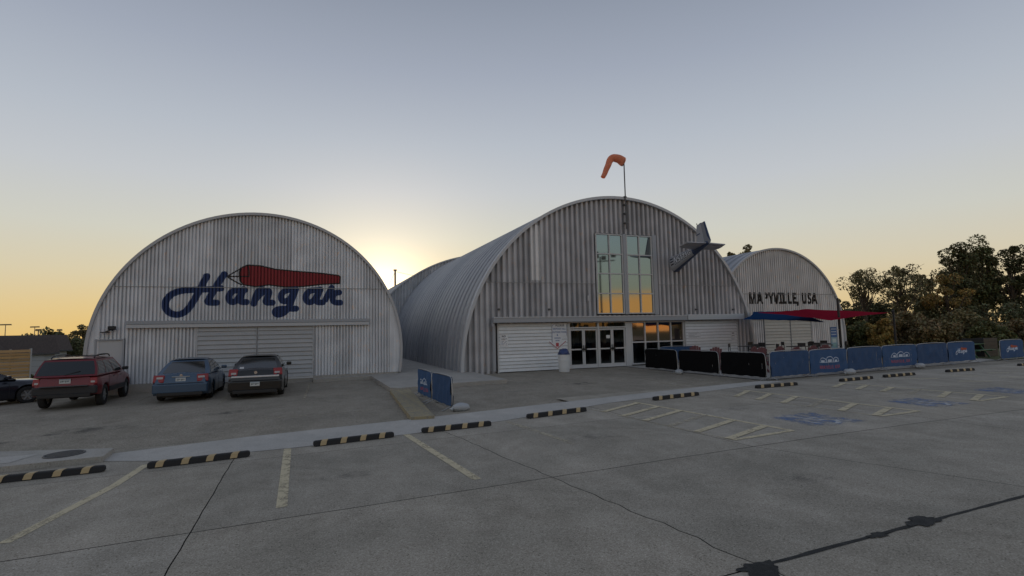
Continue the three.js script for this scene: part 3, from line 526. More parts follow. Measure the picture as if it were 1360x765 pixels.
  { // storefront glazing beside the doors
    const w = new THREE.Group(); w.name = 'storefront_window'; o.add(w); const x0 = 16.88, x1 = 20.46, n = 4, list = [];
    for (let k = 0; k <= n; k++) list.push(box(0.07, 2.36, 0.1, lerp(x0, x1, k / n), 1.22, HC.z + 0.03));
    for (const y of [0.07, 1.27, 2.39]) list.push(box(x1 - x0 - 0.002, 0.07, 0.106, (x0 + x1) / 2, y, HC.z + 0.03));
    mesh('window_frame', merge(list), M.whiteTrim, w);
    for (let k = 0; k < n; k++) for (const [ya, yb] of [[0.1, 1.24], [1.3, 2.36]]) { const p = mesh('pane', box((x1 - x0) / n - 0.07, yb - ya, 0.012), ya < 1 ? clearGlass : darkGlass, w); p.position.set(lerp(x0, x1, (k + 0.5) / n), (ya + yb) / 2, HC.z + 0.01); p.rotation.set(rr(-0.006, 0.006), rr(-0.006, 0.006), 0); }
  }
  // dark hall inside
  mesh('hall_floor', box(18.4, 0.02, 22.6, 16.45, 0.02, -36.1), std({ color: C(0.34, 0.32, 0.30), roughness: 0.6 }), o);
  mesh('wall_light', box(0.1, 0.28, 0.1, 14.2, 3.72, HC.z + 0.06, 0.02), M.whiteTrim, o);
  for (const [px, py] of [[662, 411], [729, 411], [924, 411], [973, 411]]) { const [x, y] = wp(px, py, HC.z); mesh('bracket', box(0.12, 0.1, 0.1, x, y, HC.z + 0.05, 0.01), M.darkSteel, o); }
  mesh('downpipe', box(0.16, 2.3, 0.12, 8.72, 1.18, HC.z + 0.06, 0.02), M.header, o);
}
// --- the wide low hall behind it
const HB = { cx: 16.45, cy: -4.0, R: 13.5, z: -47.7, back: -66 };
{
  const o = thing('hall', 'wide low arched metal hall joined to the back of the largest hangar', 'hall');
  const map = galvanTex(3, 30, -0.3, 9.6, 512, 0.9, 188, 4.5, null, 31);
  wallSheets(o, 'wall_sheet', { x0: 3.6, x1: 29.3, z: HB.z, prof: trapezoid(0.31, 0.07, 0.4, 0.58, 0.82), sheet: 1.6, rows: [[() => -0.1, archTop(HB)]], mat: metal(map), uvf: (x, y) => [(x - 3) / 27, (y + 0.3) / 9.9] });
  archTrim(o, 'arch_trim', { ...HB, base: -0.1, z: HB.z, w: 0.1, d: 0.1, mat: M.trim });
  archRoof(o, { ...HB, base: -0.1, zf: HB.z + 0.05, zb: HB.back, strip: 1.86, pitch: 0.31, depth: 0.05, seg: 40, mats: M.roofs });
  backWall(o, { ...HB, base: -0.1, z: HB.back + 0.1, mat: M.dullSteel });
}
// ---------------------------------------------------------------- signs, bin, windsock and aeroplane tail
const paint = (c, r = 0.55) => std({ color: c, roughness: r });
{ // NO ... notice, twice
  const T = canvasTex(128, 192, (x, w, h) => { x.fillStyle = '#e4e5e6'; x.fillRect(0, 0, w, h); x.fillStyle = '#15161a'; x.font = 'bold 46px sans-serif'; x.fillText('NO', 22, 48); for (let k = 0; k < 7; k++) x.fillRect(20 + (k % 4) * 24, 68 + (k > 3 ? 16 : 0), 16, 9); x.fillStyle = '#4a5878'; for (let r = 0; r < 4; r++) for (let k = 0; k < 6; k++) if ((k + r) % 3 || k < 2) x.fillRect(18 + k * 16, 112 + r * 18, 12, 6); });
  const face = std({ map: T, roughness: 0.5 });
  const mk = (x0, x1, y0, y1, label) => { const s = tag(mesh('notice_sign', box(x1 - x0, y1 - y0, 0.012), [paint(C(0.6, 0.6, 0.6))][0]), label, 'sign', undefined); s.position.set((x0 + x1) / 2, (y0 + y1) / 2, HC.z + 0.058);
    const f = mesh('printed_face', new THREE.PlaneGeometry(x1 - x0 - 0.01, y1 - y0 - 0.01).translate(0, 0, 0.009), face, s); return s; };
  mk(9.06, 9.48, 1.27, 1.88, 'white notice reading NO on the boards beside the downpipe');
  mk(24.02, 24.38, 1.15, 1.72, 'small white notice on the boards at the canopy end by the patio');
  const T2 = canvasTex(256, 128, (x, w, h) => { x.clearRect(0, 0, w, h); x.fillStyle = '#d5d6d7'; x.fillRect(0, 0, w, h); x.fillStyle = '#3b3d42'; for (let r = 0; r < 5; r++) for (let k = 0; k < 9 - (r % 3) * 2; k++) x.fillRect(10 + k * 24 + (r * 5) % 9, 12 + r * 23, 18, r === 2 ? 9 : 5); });
  const h = tag(mesh('hours_sign', box(0.9, 0.42, 0.01), paint(C(0.6, 0.6, 0.6))), 'faint printed opening-hours panel on the white boards right of the entrance glazing', 'sign'); h.position.set(21.25, 1.55, HC.z + 0.055);
  mesh('printed_face', new THREE.PlaneGeometry(0.88, 0.40).translate(0, 0, 0.008), std({ map: T2, roughness: 0.6 }), h);
}
{ // arrow-shaped deposit sign
  const s = thing('arrow_sign', 'white arrow-shaped sign reading PLEASE DEPOSIT ALL above the bin', 'sign', [12.36, 1.75, HC.z + 0.06]);
  const sh = new THREE.Shape([[-0.42, 0.62], [0.46, 0.62], [0.46, -0.02], [0.16, -0.10], [0.16, -0.36], [0.40, -0.28], [0.42, -0.33], [-0.12, -0.72], [-0.62, -0.34], [-0.58, -0.28], [-0.42, -0.38]].map((p) => new THREE.Vector2(...p)));
  const uvs = (g) => { const p = g.attributes.position, uv = []; for (let i = 0; i < p.count; i++) uv.push((p.getX(i) + 0.62) / 1.08, (p.getY(i) + 0.72) / 1.34); g.setAttribute('uv', new THREE.Float32BufferAttribute(uv, 2)); return g; };
  mesh('board', new THREE.ExtrudeGeometry(sh, { depth: 0.012, bevelEnabled: false }), paint(C(0.7, 0.7, 0.71)), s);
  const T = canvasTex(432, 536, (x, w, h) => {
    x.fillStyle = '#dfe1e4'; x.fillRect(0, 0, w, h); x.textAlign = 'center'; const X = (v) => (v + 0.62) / 1.08 * w, Y = (v) => (0.62 - v) / 1.34 * h; x.strokeStyle = '#24397a'; x.lineWidth = 7;
    x.beginPath(); x.moveTo(X(-0.41), Y(-0.36)); x.lineTo(X(-0.41), Y(0.46)); x.quadraticCurveTo(X(-0.36), Y(0.6), X(-0.2), Y(0.61)); x.moveTo(X(0.45), Y(0.6)); x.lineTo(X(0.45), Y(0)); x.stroke();
    x.font = 'bold 62px sans-serif'; x.fillStyle = '#1b1f2c'; x.fillText('PLEASE', X(0.06), Y(0.47)); x.fillStyle = '#31518c'; x.font = 'bold 50px sans-serif'; x.fillText('DEPOSIT ALL', X(0.02), Y(0.30), 320); x.fillText('OUTSIDE FOOD', X(0.02), Y(0.13), 330);
    x.fillText('&', X(-0.1), Y(-0.02)); x.font = 'bold 40px sans-serif'; x.fillText('DRINKS', X(-0.1), Y(-0.17)); x.fillText('HERE', X(-0.1), Y(-0.3));
    x.strokeStyle = '#9b2734'; x.lineWidth = 13; x.beginPath(); x.moveTo(X(-0.58), Y(-0.32)); x.lineTo(X(-0.12), Y(-0.68)); x.lineTo(X(0.38), Y(-0.31)); x.stroke(); x.fillStyle = '#b34650'; x.fillRect(X(-0.2), Y(-0.38), 66, 80);
  });
  mesh('printed_face', uvs(new THREE.ShapeGeometry(sh)).translate(0, 0, 0.016), std({ map: T, roughness: 0.5 }), s);
}
{ // bin
  const [bx, bz] = [11.95, -23.35];
  const b = thing('trash_bin', 'white plastic barrel bin with a blue liner below the arrow sign', 'bin', [bx, ground(bx) - 0.045, bz]);
  mesh('barrel', new THREE.LatheGeometry([[0, 0], [0.25, 0], [0.265, 0.02], [0.27, 0.2], [0.285, 0.22], [0.285, 0.25], [0.275, 0.27], [0.285, 0.55], [0.30, 0.57], [0.30, 0.60], [0.288, 0.62], [0.295, 0.86], [0.305, 0.88], [0.28, 0.88], [0.27, 0.8], [0, 0.79]].map((p) => new THREE.Vector2(...p)), 28), paint(C(0.68, 0.69, 0.69), 0.45), b);
  const lid = new THREE.SphereGeometry(0.27, 24, 14, 0, 2 * Math.PI, 0, Math.PI / 2); const p = lid.attributes.position; for (let i = 0; i < p.count; i++) { const v = V().fromBufferAttribute(p, i), k = 1 + 0.13 * n3(v.x * 6, v.y * 6, v.z * 6); p.setXYZ(i, v.x * k, v.y * 1.05 * k, v.z * k); } lid.computeVertexNormals();
  mesh('liner', lid.translate(0, 0.87, 0), std({ color: C(0.035, 0.06, 0.17), roughness: 0.4 }), b);
  mesh('liner_cuff', new THREE.TorusGeometry(0.295, 0.02, 6, 28).rotateX(Math.PI / 2).translate(0, 0.88, 0), std({ color: C(0.035, 0.06, 0.17), roughness: 0.4 }), b);
}
{ // windsock
  const x = 16.72, z = HC.z + 0.2;
  const w = thing('windsock', 'drooping faded orange windsock on a pole above the largest hangar', 'windsock', [x, 7.63, z]);
  mesh('pole', merge([pipe([0, 0, 0], [0, 3.85, 0], 0.035, 10)]), M.darkSteel, w);
  for (const y of [0.35, 0.9, 1.4, 1.85]) mesh('bracket', box(0.16, 0.07, 0.2, 0, y, -0.08), M.darkSteel, w);
  mesh('ring', new THREE.TorusGeometry(0.27, 0.018, 6, 20).rotateY(Math.PI / 2 - 0.2).translate(-0.1, 3.9, 0), M.darkSteel, w);
  const path = new THREE.CatmullRomCurve3([V(-0.06, 3.9, 0), V(-0.4, 4.0, 0.02), V(-0.75, 4.02, 0.04), V(-0.98, 3.8, 0.06), V(-1.2, 3.35, 0.08), V(-1.48, 2.82, 0.1)]);
  const fr = path.computeFrenetFrames(40, false), nu = 14;
  const sock = grid(nu, 40, (u, t) => { const k = Math.round(t * 40), P = path.getPointAt(t), a = u * 2 * Math.PI, r = lerp(0.27, 0.13, Math.pow(t, 0.8)) * (1 + 0.10 * Math.sin(t * 21 + 2 * Math.sin(a)) * 0.6), flat = 1 - 0.35 * Math.exp(-Math.pow((t - 0.47) / 0.1, 2)); const N = fr.normals[k], B = fr.binormals[k];
    return [P.x + (N.x * Math.cos(a) * flat + B.x * Math.sin(a)) * r, P.y + (N.y * Math.cos(a) * flat + B.y * Math.sin(a)) * r, P.z + (N.z * Math.cos(a) * flat + B.z * Math.sin(a)) * r]; });
  mesh('sock', sock, new THREE.MeshPhysicalMaterial({ color: C(0.80, 0.30, 0.17), roughness: 1, transmission: 0.3, thickness: 0 }), w);
}
{ // aeroplane tail sticking out of the wall: local +x runs from the wall to the tail tip
  const W = V(20.12, 5.75, -24.75), T = V(20.16, 6.36, -22.2);
  const t = thing('airplane_tail', 'grey and blue light-aircraft tail sticking out of the largest hangar wall', 'aircraft tail', [W.x, W.y, W.z]);
  const ax = T.clone().sub(W), L = ax.length(); ax.normalize(); const side = V(1, 0, 0).normalize(); side.addScaledVector(ax, -side.dot(ax)).normalize(); const up = V().crossVectors(side, ax).normalize(); if (up.y < 0) { up.negate(); }
  t.quaternion.setFromRotationMatrix(new THREE.Matrix4().makeBasis(ax, up, V().crossVectors(ax, up)));
  const silver = std({ color: C(0.42, 0.43, 0.46), roughness: 0.4, metalness: 0.3 }), navy = std({ color: C(0.05, 0.075, 0.15), roughness: 0.4, metalness: 0.1 });
  const sec = (s) => { const r = lerp(0.47, 0.10, Math.pow(s, 0.85)); return [r, r * 0.86]; };
  const body = (s0, s1, a0, a1, k = 1) => grid(20, 18, (u, v) => { const s = lerp(s0, s1, v), [h, w] = sec(s), a = lerp(a0, a1, u), sq = 1 / Math.pow(Math.pow(Math.abs(Math.cos(a)), 2.6) + Math.pow(Math.abs(Math.sin(a)), 2.6), 1 / 2.6); return [s * (L + 0.25), Math.sin(a) * h * sq * k + s * 0.18, Math.cos(a) * w * sq * k, s * 2, a]; });
  mesh('fuselage', body(0, 0.62, 0, 2 * Math.PI), silver, t);
  mesh('tail_cone', merge([body(0.62, 1, 0, 2 * Math.PI), new THREE.SphereGeometry(0.09, 12, 8).scale(1, 1, 0.85).translate(L + 0.25, 0.18, 0)]), navy, t);
  mesh('belly_stripe', body(0.0, 0.62, Math.PI * 1.30, Math.PI * 1.62, 1.012), navy, t);
  const T1 = canvasTex(512, 128, (x, w, h) => { x.fillStyle = '#a9abb0'; x.fillRect(0, 0, w, h); x.fillStyle = '#232a3a'; x.fillRect(4, 22, 70, 16); x.fillRect(4, 54, 70, 16); x.fillRect(4, 86, 70, 16); x.font = 'bold 118px sans-serif'; x.lineWidth = 17; x.lineJoin = 'round'; x.strokeStyle = '#1c2434'; x.strokeText('N5115G', 92, 106, 412); x.fillStyle = '#dfe1e6'; x.fillText('N5115G', 92, 106, 412); });
  // registration on both flanks
  const reg = (sgn) => grid(14, 6, (u, v) => { const s = lerp(0.04, 0.6, u), [h, w] = sec(s), a = sgn > 0 ? lerp(-0.70, 0.78, v) : lerp(Math.PI + 0.70, Math.PI - 0.78, v), sq = 1 / Math.pow(Math.pow(Math.abs(Math.cos(a)), 2.6) + Math.pow(Math.abs(Math.sin(a)), 2.6), 1 / 2.6); return [s * (L + 0.25), Math.sin(a) * h * sq * 1.015 + s * 0.18, Math.cos(a) * w * sq * 1.015, sgn > 0 ? u : 1 - u, v]; });
  const rm = std({ map: T1, roughness: 0.45 }); mesh('registration', reg(1), rm, t); mesh('registration', reg(-1), rm, t);
  const foil = (pts, th) => { const g = new THREE.ExtrudeGeometry(new THREE.Shape(pts.map((p) => new THREE.Vector2(...p))), { depth: th, bevelEnabled: true, bevelThickness: 0.012, bevelSize: 0.012, bevelSegments: 2 }); return g.translate(0, 0, -th / 2); };
  const Lx = L + 0.25; // horizontal stabiliser lies in the local x,z plane
  const stab = foil([[Lx - 0.95, 0], [Lx - 0.78, 1.25], [Lx - 0.62, 1.36], [Lx - 0.38, 1.36], [Lx - 0.35, 0], [Lx - 0.38, -1.36], [Lx - 0.62, -1.36], [Lx - 0.78, -1.25]], 0.05).rotateX(Math.PI / 2).translate(0, 0.17, 0);
  mesh('stabilizer', stab, silver, t);
  mesh('elevator', merge([foil([[Lx - 0.33, 0.1], [Lx - 0.33, 1.34], [Lx - 0.08, 1.30], [Lx - 0.02, 0.1]], 0.035).rotateX(Math.PI / 2).translate(0, 0.17, 0), foil([[Lx - 0.33, -0.1], [Lx - 0.02, -0.1], [Lx - 0.08, -1.30], [Lx - 0.33, -1.34]], 0.035).rotateX(Math.PI / 2).translate(0, 0.17, 0)]), silver, t);
  // fin leans back so that it stands upright in the world
  const lean = 0.42; const finUp = (p) => [p[0], p[1]];
  const fin = foil([[Lx - 1.25, 0.22], [Lx - 0.78, 0.42], [Lx - 0.52 + lean * 0.1, 1.36], [Lx - 0.18, 1.42], [Lx - 0.22, 0.2]].map(finUp), 0.05), rud = foil([[Lx - 0.2, 0.12], [Lx - 0.16, 1.40], [Lx + 0.08, 1.36], [Lx + 0.2, 0.14]], 0.04);
  mesh('fin', fin, std({ color: C(0.46, 0.47, 0.5), roughness: 0.4, metalness: 0.2 }), t); mesh('rudder', rud, std({ color: C(0.30, 0.31, 0.34), roughness: 0.45, metalness: 0.2 }), t); mesh('rudder_edge', foil([[Lx + 0.10, 0.5], [Lx + 0.06, 1.38], [Lx + 0.12, 1.37], [Lx + 0.24, 0.2]], 0.045), navy, t);
  mesh('fin_flash', box(0.28, 0.05, 0.1, Lx - 0.5, 0.86, 0), navy, t); mesh('beacon', pipe([Lx - 0.45, 1.38, 0], [Lx - 0.47, 1.52, 0], 0.02), M.black, t);
}

// ---------------------------------------------------------------- wheel stops
{
  const L = 1.75, s = new THREE.Shape([[-0.075, 0], [0.075, 0], [0.058, 0.085], [0.04, 0.10], [-0.04, 0.10], [-0.058, 0.085]].map((p) => new THREE.Vector2(...p)));
  const g = new THREE.ExtrudeGeometry(s, { depth: L - 0.1, bevelEnabled: true, bevelThickness: 0.05, bevelSize: 0.03, bevelOffset: -0.03, bevelSegments: 2, steps: 1 }).translate(0, 0.0, -(L - 0.1) / 2).rotateY(Math.PI / 2);
  const tape = std({ color: C(0.46, 0.35, 0.19), roughness: 0.55 }), seen = [];
  const mk = (label) => {
    const o = thing('wheel_stop', label, 'wheel stop', [0, 0, 0], 0, 'wheel stops along the lot'); mesh('block', g, M.rubber, o);
    for (let k = 0; k < 4; k++) { const x = (k - 1.5) * 0.42, w = 0.125, sk = 0.05, e = 0.004; // slanted reflective band over front, top and back
      const P = [[0.078 + e, 0.012], [0.060 + e, 0.085], [0.041 + e, 0.10 + e], [-0.041 - e, 0.10 + e], [-0.060 - e, 0.085], [-0.078 - e, 0.012]], list = [];
      for (let i = 0; i < 5; i++) { const [z0, y0] = P[i], [z1, y1] = P[i + 1], a = sk * (i / 5 - 0.5) * 2, b = sk * ((i + 1) / 5 - 0.5) * 2; list.push([[x - w / 2 + a, y0, z0], [x + w / 2 + a, y0, z0], [x + w / 2 + b, y1, z1], [x - w / 2 + b, y1, z1]]); }
      mesh('reflective_band', quads(list), tape, o); }
    return o;
  };
  const ends = [[[-18, 643], [138, 626]], [[197, 622], [331, 606]], [[416, 593], [523, 580]], [[560, 575], [652, 565]], [[700, 556], [778, 546]], [[868, 532], [927, 525]], [[1004, 516], [1058, 511.5]], [[1116, 507], [1158, 503]], [[1174, 501.5], [1214, 498]], [[1257, 494.5], [1293, 492]], [[1353, 486], [1378, 484]]];
  const labels = ['black and yellow rubber wheel stop against the raised kerb island', 'black and yellow rubber wheel stop at the head of the curved yellow line', 'black and yellow rubber wheel stop between the two short yellow stall lines', 'black and yellow wheel stop in front of the worn yellow kerb',
    'black and yellow wheel stop beside the hatched bay in front of the entrance', 'black and yellow wheel stop between the first two hatched bays', 'black and yellow wheel stop in front of the corner where black and blue barriers meet', 'black and yellow wheel stop in front of the arch-logo barrier near the corner', 'black and yellow wheel stop in front of the farther arch-logo barrier', 'black and yellow wheel stop in front of the script-logo barrier', 'black and yellow wheel stop beyond the gap in the barriers'];
  ends.forEach(([a, b], i) => { const p = gp(...a), q = gp(...b), o = mk(labels[i]); const x = (p[0] + q[0]) / 2, z = (p[1] + q[1]) / 2, len = Math.hypot(q[0] - p[0], q[1] - p[1]);
    o.position.set(x, ground(x) + 0.005, z); o.rotation.set(0, -Math.atan2(q[1] - p[1], q[0] - p[0]), Math.atan2(ground(q[0]) - ground(p[0]), q[0] - p[0]), 'YZX'); o.scale.x = clamp(len / L, 0.9, 1.12); });
}
{ // manhole
  const x = -4.22, z = -12.42, o = thing('manhole_cover', 'round dark iron manhole cover in the kerb island', 'manhole', [x, ground(x) + 0.106, z]); o.rotation.z = Math.atan(0.015);
  mesh('frame_ring', new THREE.TorusGeometry(0.3, 0.018, 6, 40).rotateX(Math.PI / 2), M.darkSteel, o);
  mesh('lid', new THREE.CylinderGeometry(0.29, 0.29, 0.012, 40), std({ color: C(0.07, 0.068, 0.065), roughness: 0.7, metalness: 0.3 }), o);
  for (let k = -4; k <= 4; k++) { const w = Math.sqrt(0.27 ** 2 - (k * 0.055) ** 2) * 2; mesh('rib', box(w, 0.012, 0.02, 0, 0.01, k * 0.055), M.darkSteel, o); }
}

// ---------------------------------------------------------------- crowd barriers with fabric covers
const fabricT = dataTex(256, 256, (u, v, i, j) => { const w = white[j * 512 + i], k = 235 + 14 * fbm(u, v, 5, 44) + 14 * (w - 0.5); return [k, k, k]; }); fabricT.repeat.set(2, 2);
const blueC = C(0.036, 0.092, 0.215), clothBlue = std({ map: fabricT, color: blueC, roughness: 0.8 }), clothBlack = new THREE.MeshPhysicalMaterial({ map: fabricT, color: C(0.007, 0.007, 0.008), roughness: 0.95, specularIntensity: 0.3 });
const blueCss = '#' + blueC.getHexString();
const logoArch = std({ roughness: 0.8, map: canvasTex(1024, 450, (x, w, h) => {
  x.fillStyle = blueCss; x.fillRect(0, 0, w, h); const im = x.getImageData(0, 0, w, h); for (let i = 0; i < im.data.length; i += 4) { const k = (white[(i / 4) % 262144] - 0.5) * 8; im.data[i] += k; im.data[i + 1] += k; im.data[i + 2] += k; } x.putImageData(im, 0, 0);
  x.strokeStyle = '#c9d3e2'; x.fillStyle = '#c9d3e2'; x.lineWidth = 13;
  for (const [cx, r, b] of [[345, 90, 250], [525, 112, 250], [705, 90, 250]]) { x.beginPath(); x.arc(cx, b, r, Math.PI, 0); x.stroke(); x.lineWidth = 8; x.beginPath(); x.moveTo(cx - r - 8, b); x.lineTo(cx + r + 8, b); x.stroke(); x.lineWidth = 13; x.fillRect(cx - r * 0.42, b - r * 0.5, r * 0.84, r * 0.52); }
  x.fillStyle = '#b0505e'; x.font = 'bold 88px sans-serif'; x.textAlign = 'center'; x.fillText('MARYVILLE, USA', 525, 375, 560); }) });
const logoWord = std({ roughness: 0.8, map: canvasTex(1024, 450, (x, w, h) => { x.fillStyle = blueCss; x.fillRect(0, 0, w, h); const k = 0.40; drawWord(x, ([a, b]) => [230 + a * k, 90 + b * k * 1.25], k * 1.05, { word: '#c9d3e2', sock: '#b5573c', line: '#b5573c' }); }) });
let clothSeed = 0;
function coverGeo(w, y0, y1, s) { const hump = (u) => Math.min(1, Math.min(u, 1 - u) * 14);
  return merge([1, -1].map((f) => grid(22, 8, (u, v) => { const X = (u - 0.5) * w * f, r = 0.07, cu = Math.min(u, 1 - u) * w, top = y1 - (cu < r ? r - Math.sqrt(Math.max(0, r * r - (r - cu) ** 2)) : 0) - 0.012 * Math.sin(u * Math.PI), y = lerp(y0 + 0.02 * n2(X * 2 + s, 3), top, v); const wr = 1.7 * (0.022 * n2(X * 2.2 + s, y * 1.1) + 0.013 * n2(X * 7 + s, y * 1.4 + 4) + 0.01 * n2((X + y * 0.6) * 9 + s, 2)) * Math.sin(v * Math.PI * 0.96 + 0.06); return [X, y, f * 0.03 + wr, f > 0 ? u : 1 - u, v]; }))); }
function barrier(a, b, h, kind, label, foot = true) {
  const w = Math.hypot(b[0] - a[0], b[1] - a[1]) - 0.05, x = (a[0] + b[0]) / 2, z = (a[1] + b[1]) / 2, y = ground(x) + (z < -15 && x > 14 ? -0.02 : x < 6 ? -0.045 : 0), s = clothSeed++ * 3.7;
  const o = thing('crowd_barrier', label, 'barrier', [x, y, z], -Math.atan2(b[1] - a[1], b[0] - a[0]), 'covered barriers round the lot');
  o.rotation.set(0, -Math.atan2(b[1] - a[1], b[0] - a[0]), 0);
  const W = w / 2 - 0.012, r = 0.1, y0 = 0.2, pts = [[-W, 0.16, 0], [-W, h - r, 0], [-W + r * 0.3, h - r * 0.3, 0], [-W + r, h, 0], [W - r, h, 0], [W - r * 0.3, h - r * 0.3, 0], [W, h - r, 0], [W, 0.16, 0], [W - r, 0.12, 0], [-W + r, 0.12, 0]];
  const bars = []; for (let k = 1; k < 14; k++) bars.push(pipe([lerp(-W, W, k / 14), 0.13, 0], [lerp(-W, W, k / 14), h - 0.01, 0], 0.006, 5));
  mesh('frame', merge([tube(pts, 0.017, 60, 6, true), ...bars]), M.steel, o);
  mesh('cover', coverGeo(w - 0.01, 0.13, h + 0.012, s), kind === 'arch' ? logoArch : kind === 'word' ? logoWord : kind === 'black' ? clothBlack : clothBlue, o);
  for (const e of [-1, 1]) mesh('foot', merge([tube([[e * (W - 0.07), 0.13, 0], [e * (W - 0.07), 0.06, 0.14], [e * (W - 0.07), 0.015, 0.27]], 0.014, 8, 5), tube([[e * (W - 0.07), 0.13, 0], [e * (W - 0.07), 0.06, -0.14], [e * (W - 0.07), 0.015, -0.27]], 0.014, 8, 5)]), M.steel, o);
  return o;
}
{
  const B = (pa, pb, h, k, l) => barrier(gp(...pa, -0.02), gp(...pb, -0.02), h, k, l);
  const X = 15.75; // the black row runs towards the entrance
  barrier([X, -21.9], [X + 0.02, -19.5], 1.02, 'black', 'black-covered barrier closest to the entrance glazing');
  barrier([X + 0.02, -19.4], [X + 0.1, -17.0], 1.02, 'black', 'middle black-covered barrier of the row leading to the entrance');
  barrier([X + 0.1, -16.9], [X + 0.35, -14.85], 1.02, 'black', 'black-covered barrier meeting the blue row at the corner');
  const row = [[16.15, -14.75], [18.45, -14.95], [20.95, -15.2], [23.5, -15.45], [26.2, -15.65], [28.85, -15.85], [31.35, -16.0]];
  const kinds = ['blue', 'arch', 'blue', 'arch', 'blue', 'word'], lab = ['plain blue barrier at the corner with the black row', 'blue barrier with three-arch logo next to the corner panel', 'plain blue barrier between the two three-arch logo barriers', 'blue barrier with three-arch logo beside the script-logo end', 'plain blue barrier between three-arch and script logos', 'blue barrier with script logo at the gap by the lawn'];
  kinds.forEach((k, i) => barrier(row[i], row[i + 1], 1.04, k, lab[i]));
  barrier([33.0, -15.75], [35.4, -15.9], 1.04, 'word', 'blue script-logo barrier standing alone beyond the gap');
  barrier([3.62, -18.15], [3.66, -16.2], 0.92, 'arch', 'blue three-arch logo barrier on the pavement between the hangars');
  barrier([3.67, -16.1], [3.76, -14.15], 0.92, 'blue', 'plain blue barrier weighted with a white sandbag beside the worn kerb');
  barrier([17.9, -23.6], [20.3, -23.55], 1.0, 'blue', 'plain blue barrier behind the pink chairs by the white boards');
  const bag = (x, z, s, turn, label, y) => { const g = new THREE.SphereGeometry(0.22, 18, 12), p = g.attributes.position; for (let i = 0; i < p.count; i++) { const v = V().fromBufferAttribute(p, i), k = 1 + 0.12 * n3(v.x * 7 + x, v.y * 7, v.z * 7); p.setXYZ(i, v.x * 1.25 * k, Math.max(-0.09, v.y * 0.55 * k) + 0.09, v.z * 0.8 * k); } g.computeVertexNormals();
    const o = thing('sandbag', label, 'sandbag', [x, y ?? ground(x), z], turn, 'white sandbags on barrier feet'); o.scale.setScalar(s); mesh('sack', g, std({ map: fabricT, color: C(0.5, 0.52, 0.54), roughness: 0.85 }), o); mesh('knot', new THREE.ConeGeometry(0.05, 0.1, 8).rotateZ(1.3).translate(-0.3, 0.08, 0), std({ color: C(0.45, 0.47, 0.48), roughness: 0.9 }), o); };
  bag(3.98, -14.1, 1.0, 0.2, 'white sandbag at the end of the blue barrier on the pavement', ground(4) - 0.045); bag(3.85, -16.1, 0.55, 1.2, 'small white sandbag where two blue pavement barriers meet', ground(4) - 0.045); bag(3.75, -18.0, 0.5, 1.0, 'small white sandbag under the arch-logo pavement barrier', ground(4) - 0.045);
  bag(15.6, -19.2, 1.0, 1.2, 'white sandbag between the first and middle black barriers', ground(15) - 0.045); bag(20.5, -14.8, 1.1, 0.1, 'white sandbag at the foot of the corner-side arch-logo barrier', 0); bag(25.8, -15.3, 1.0, 0.1, 'white sandbag at the foot of the far arch-logo barrier', 0); bag(34.9, -15.5, 1.0, 0.1, 'white sandbag on the barrier standing alone', 0);
}
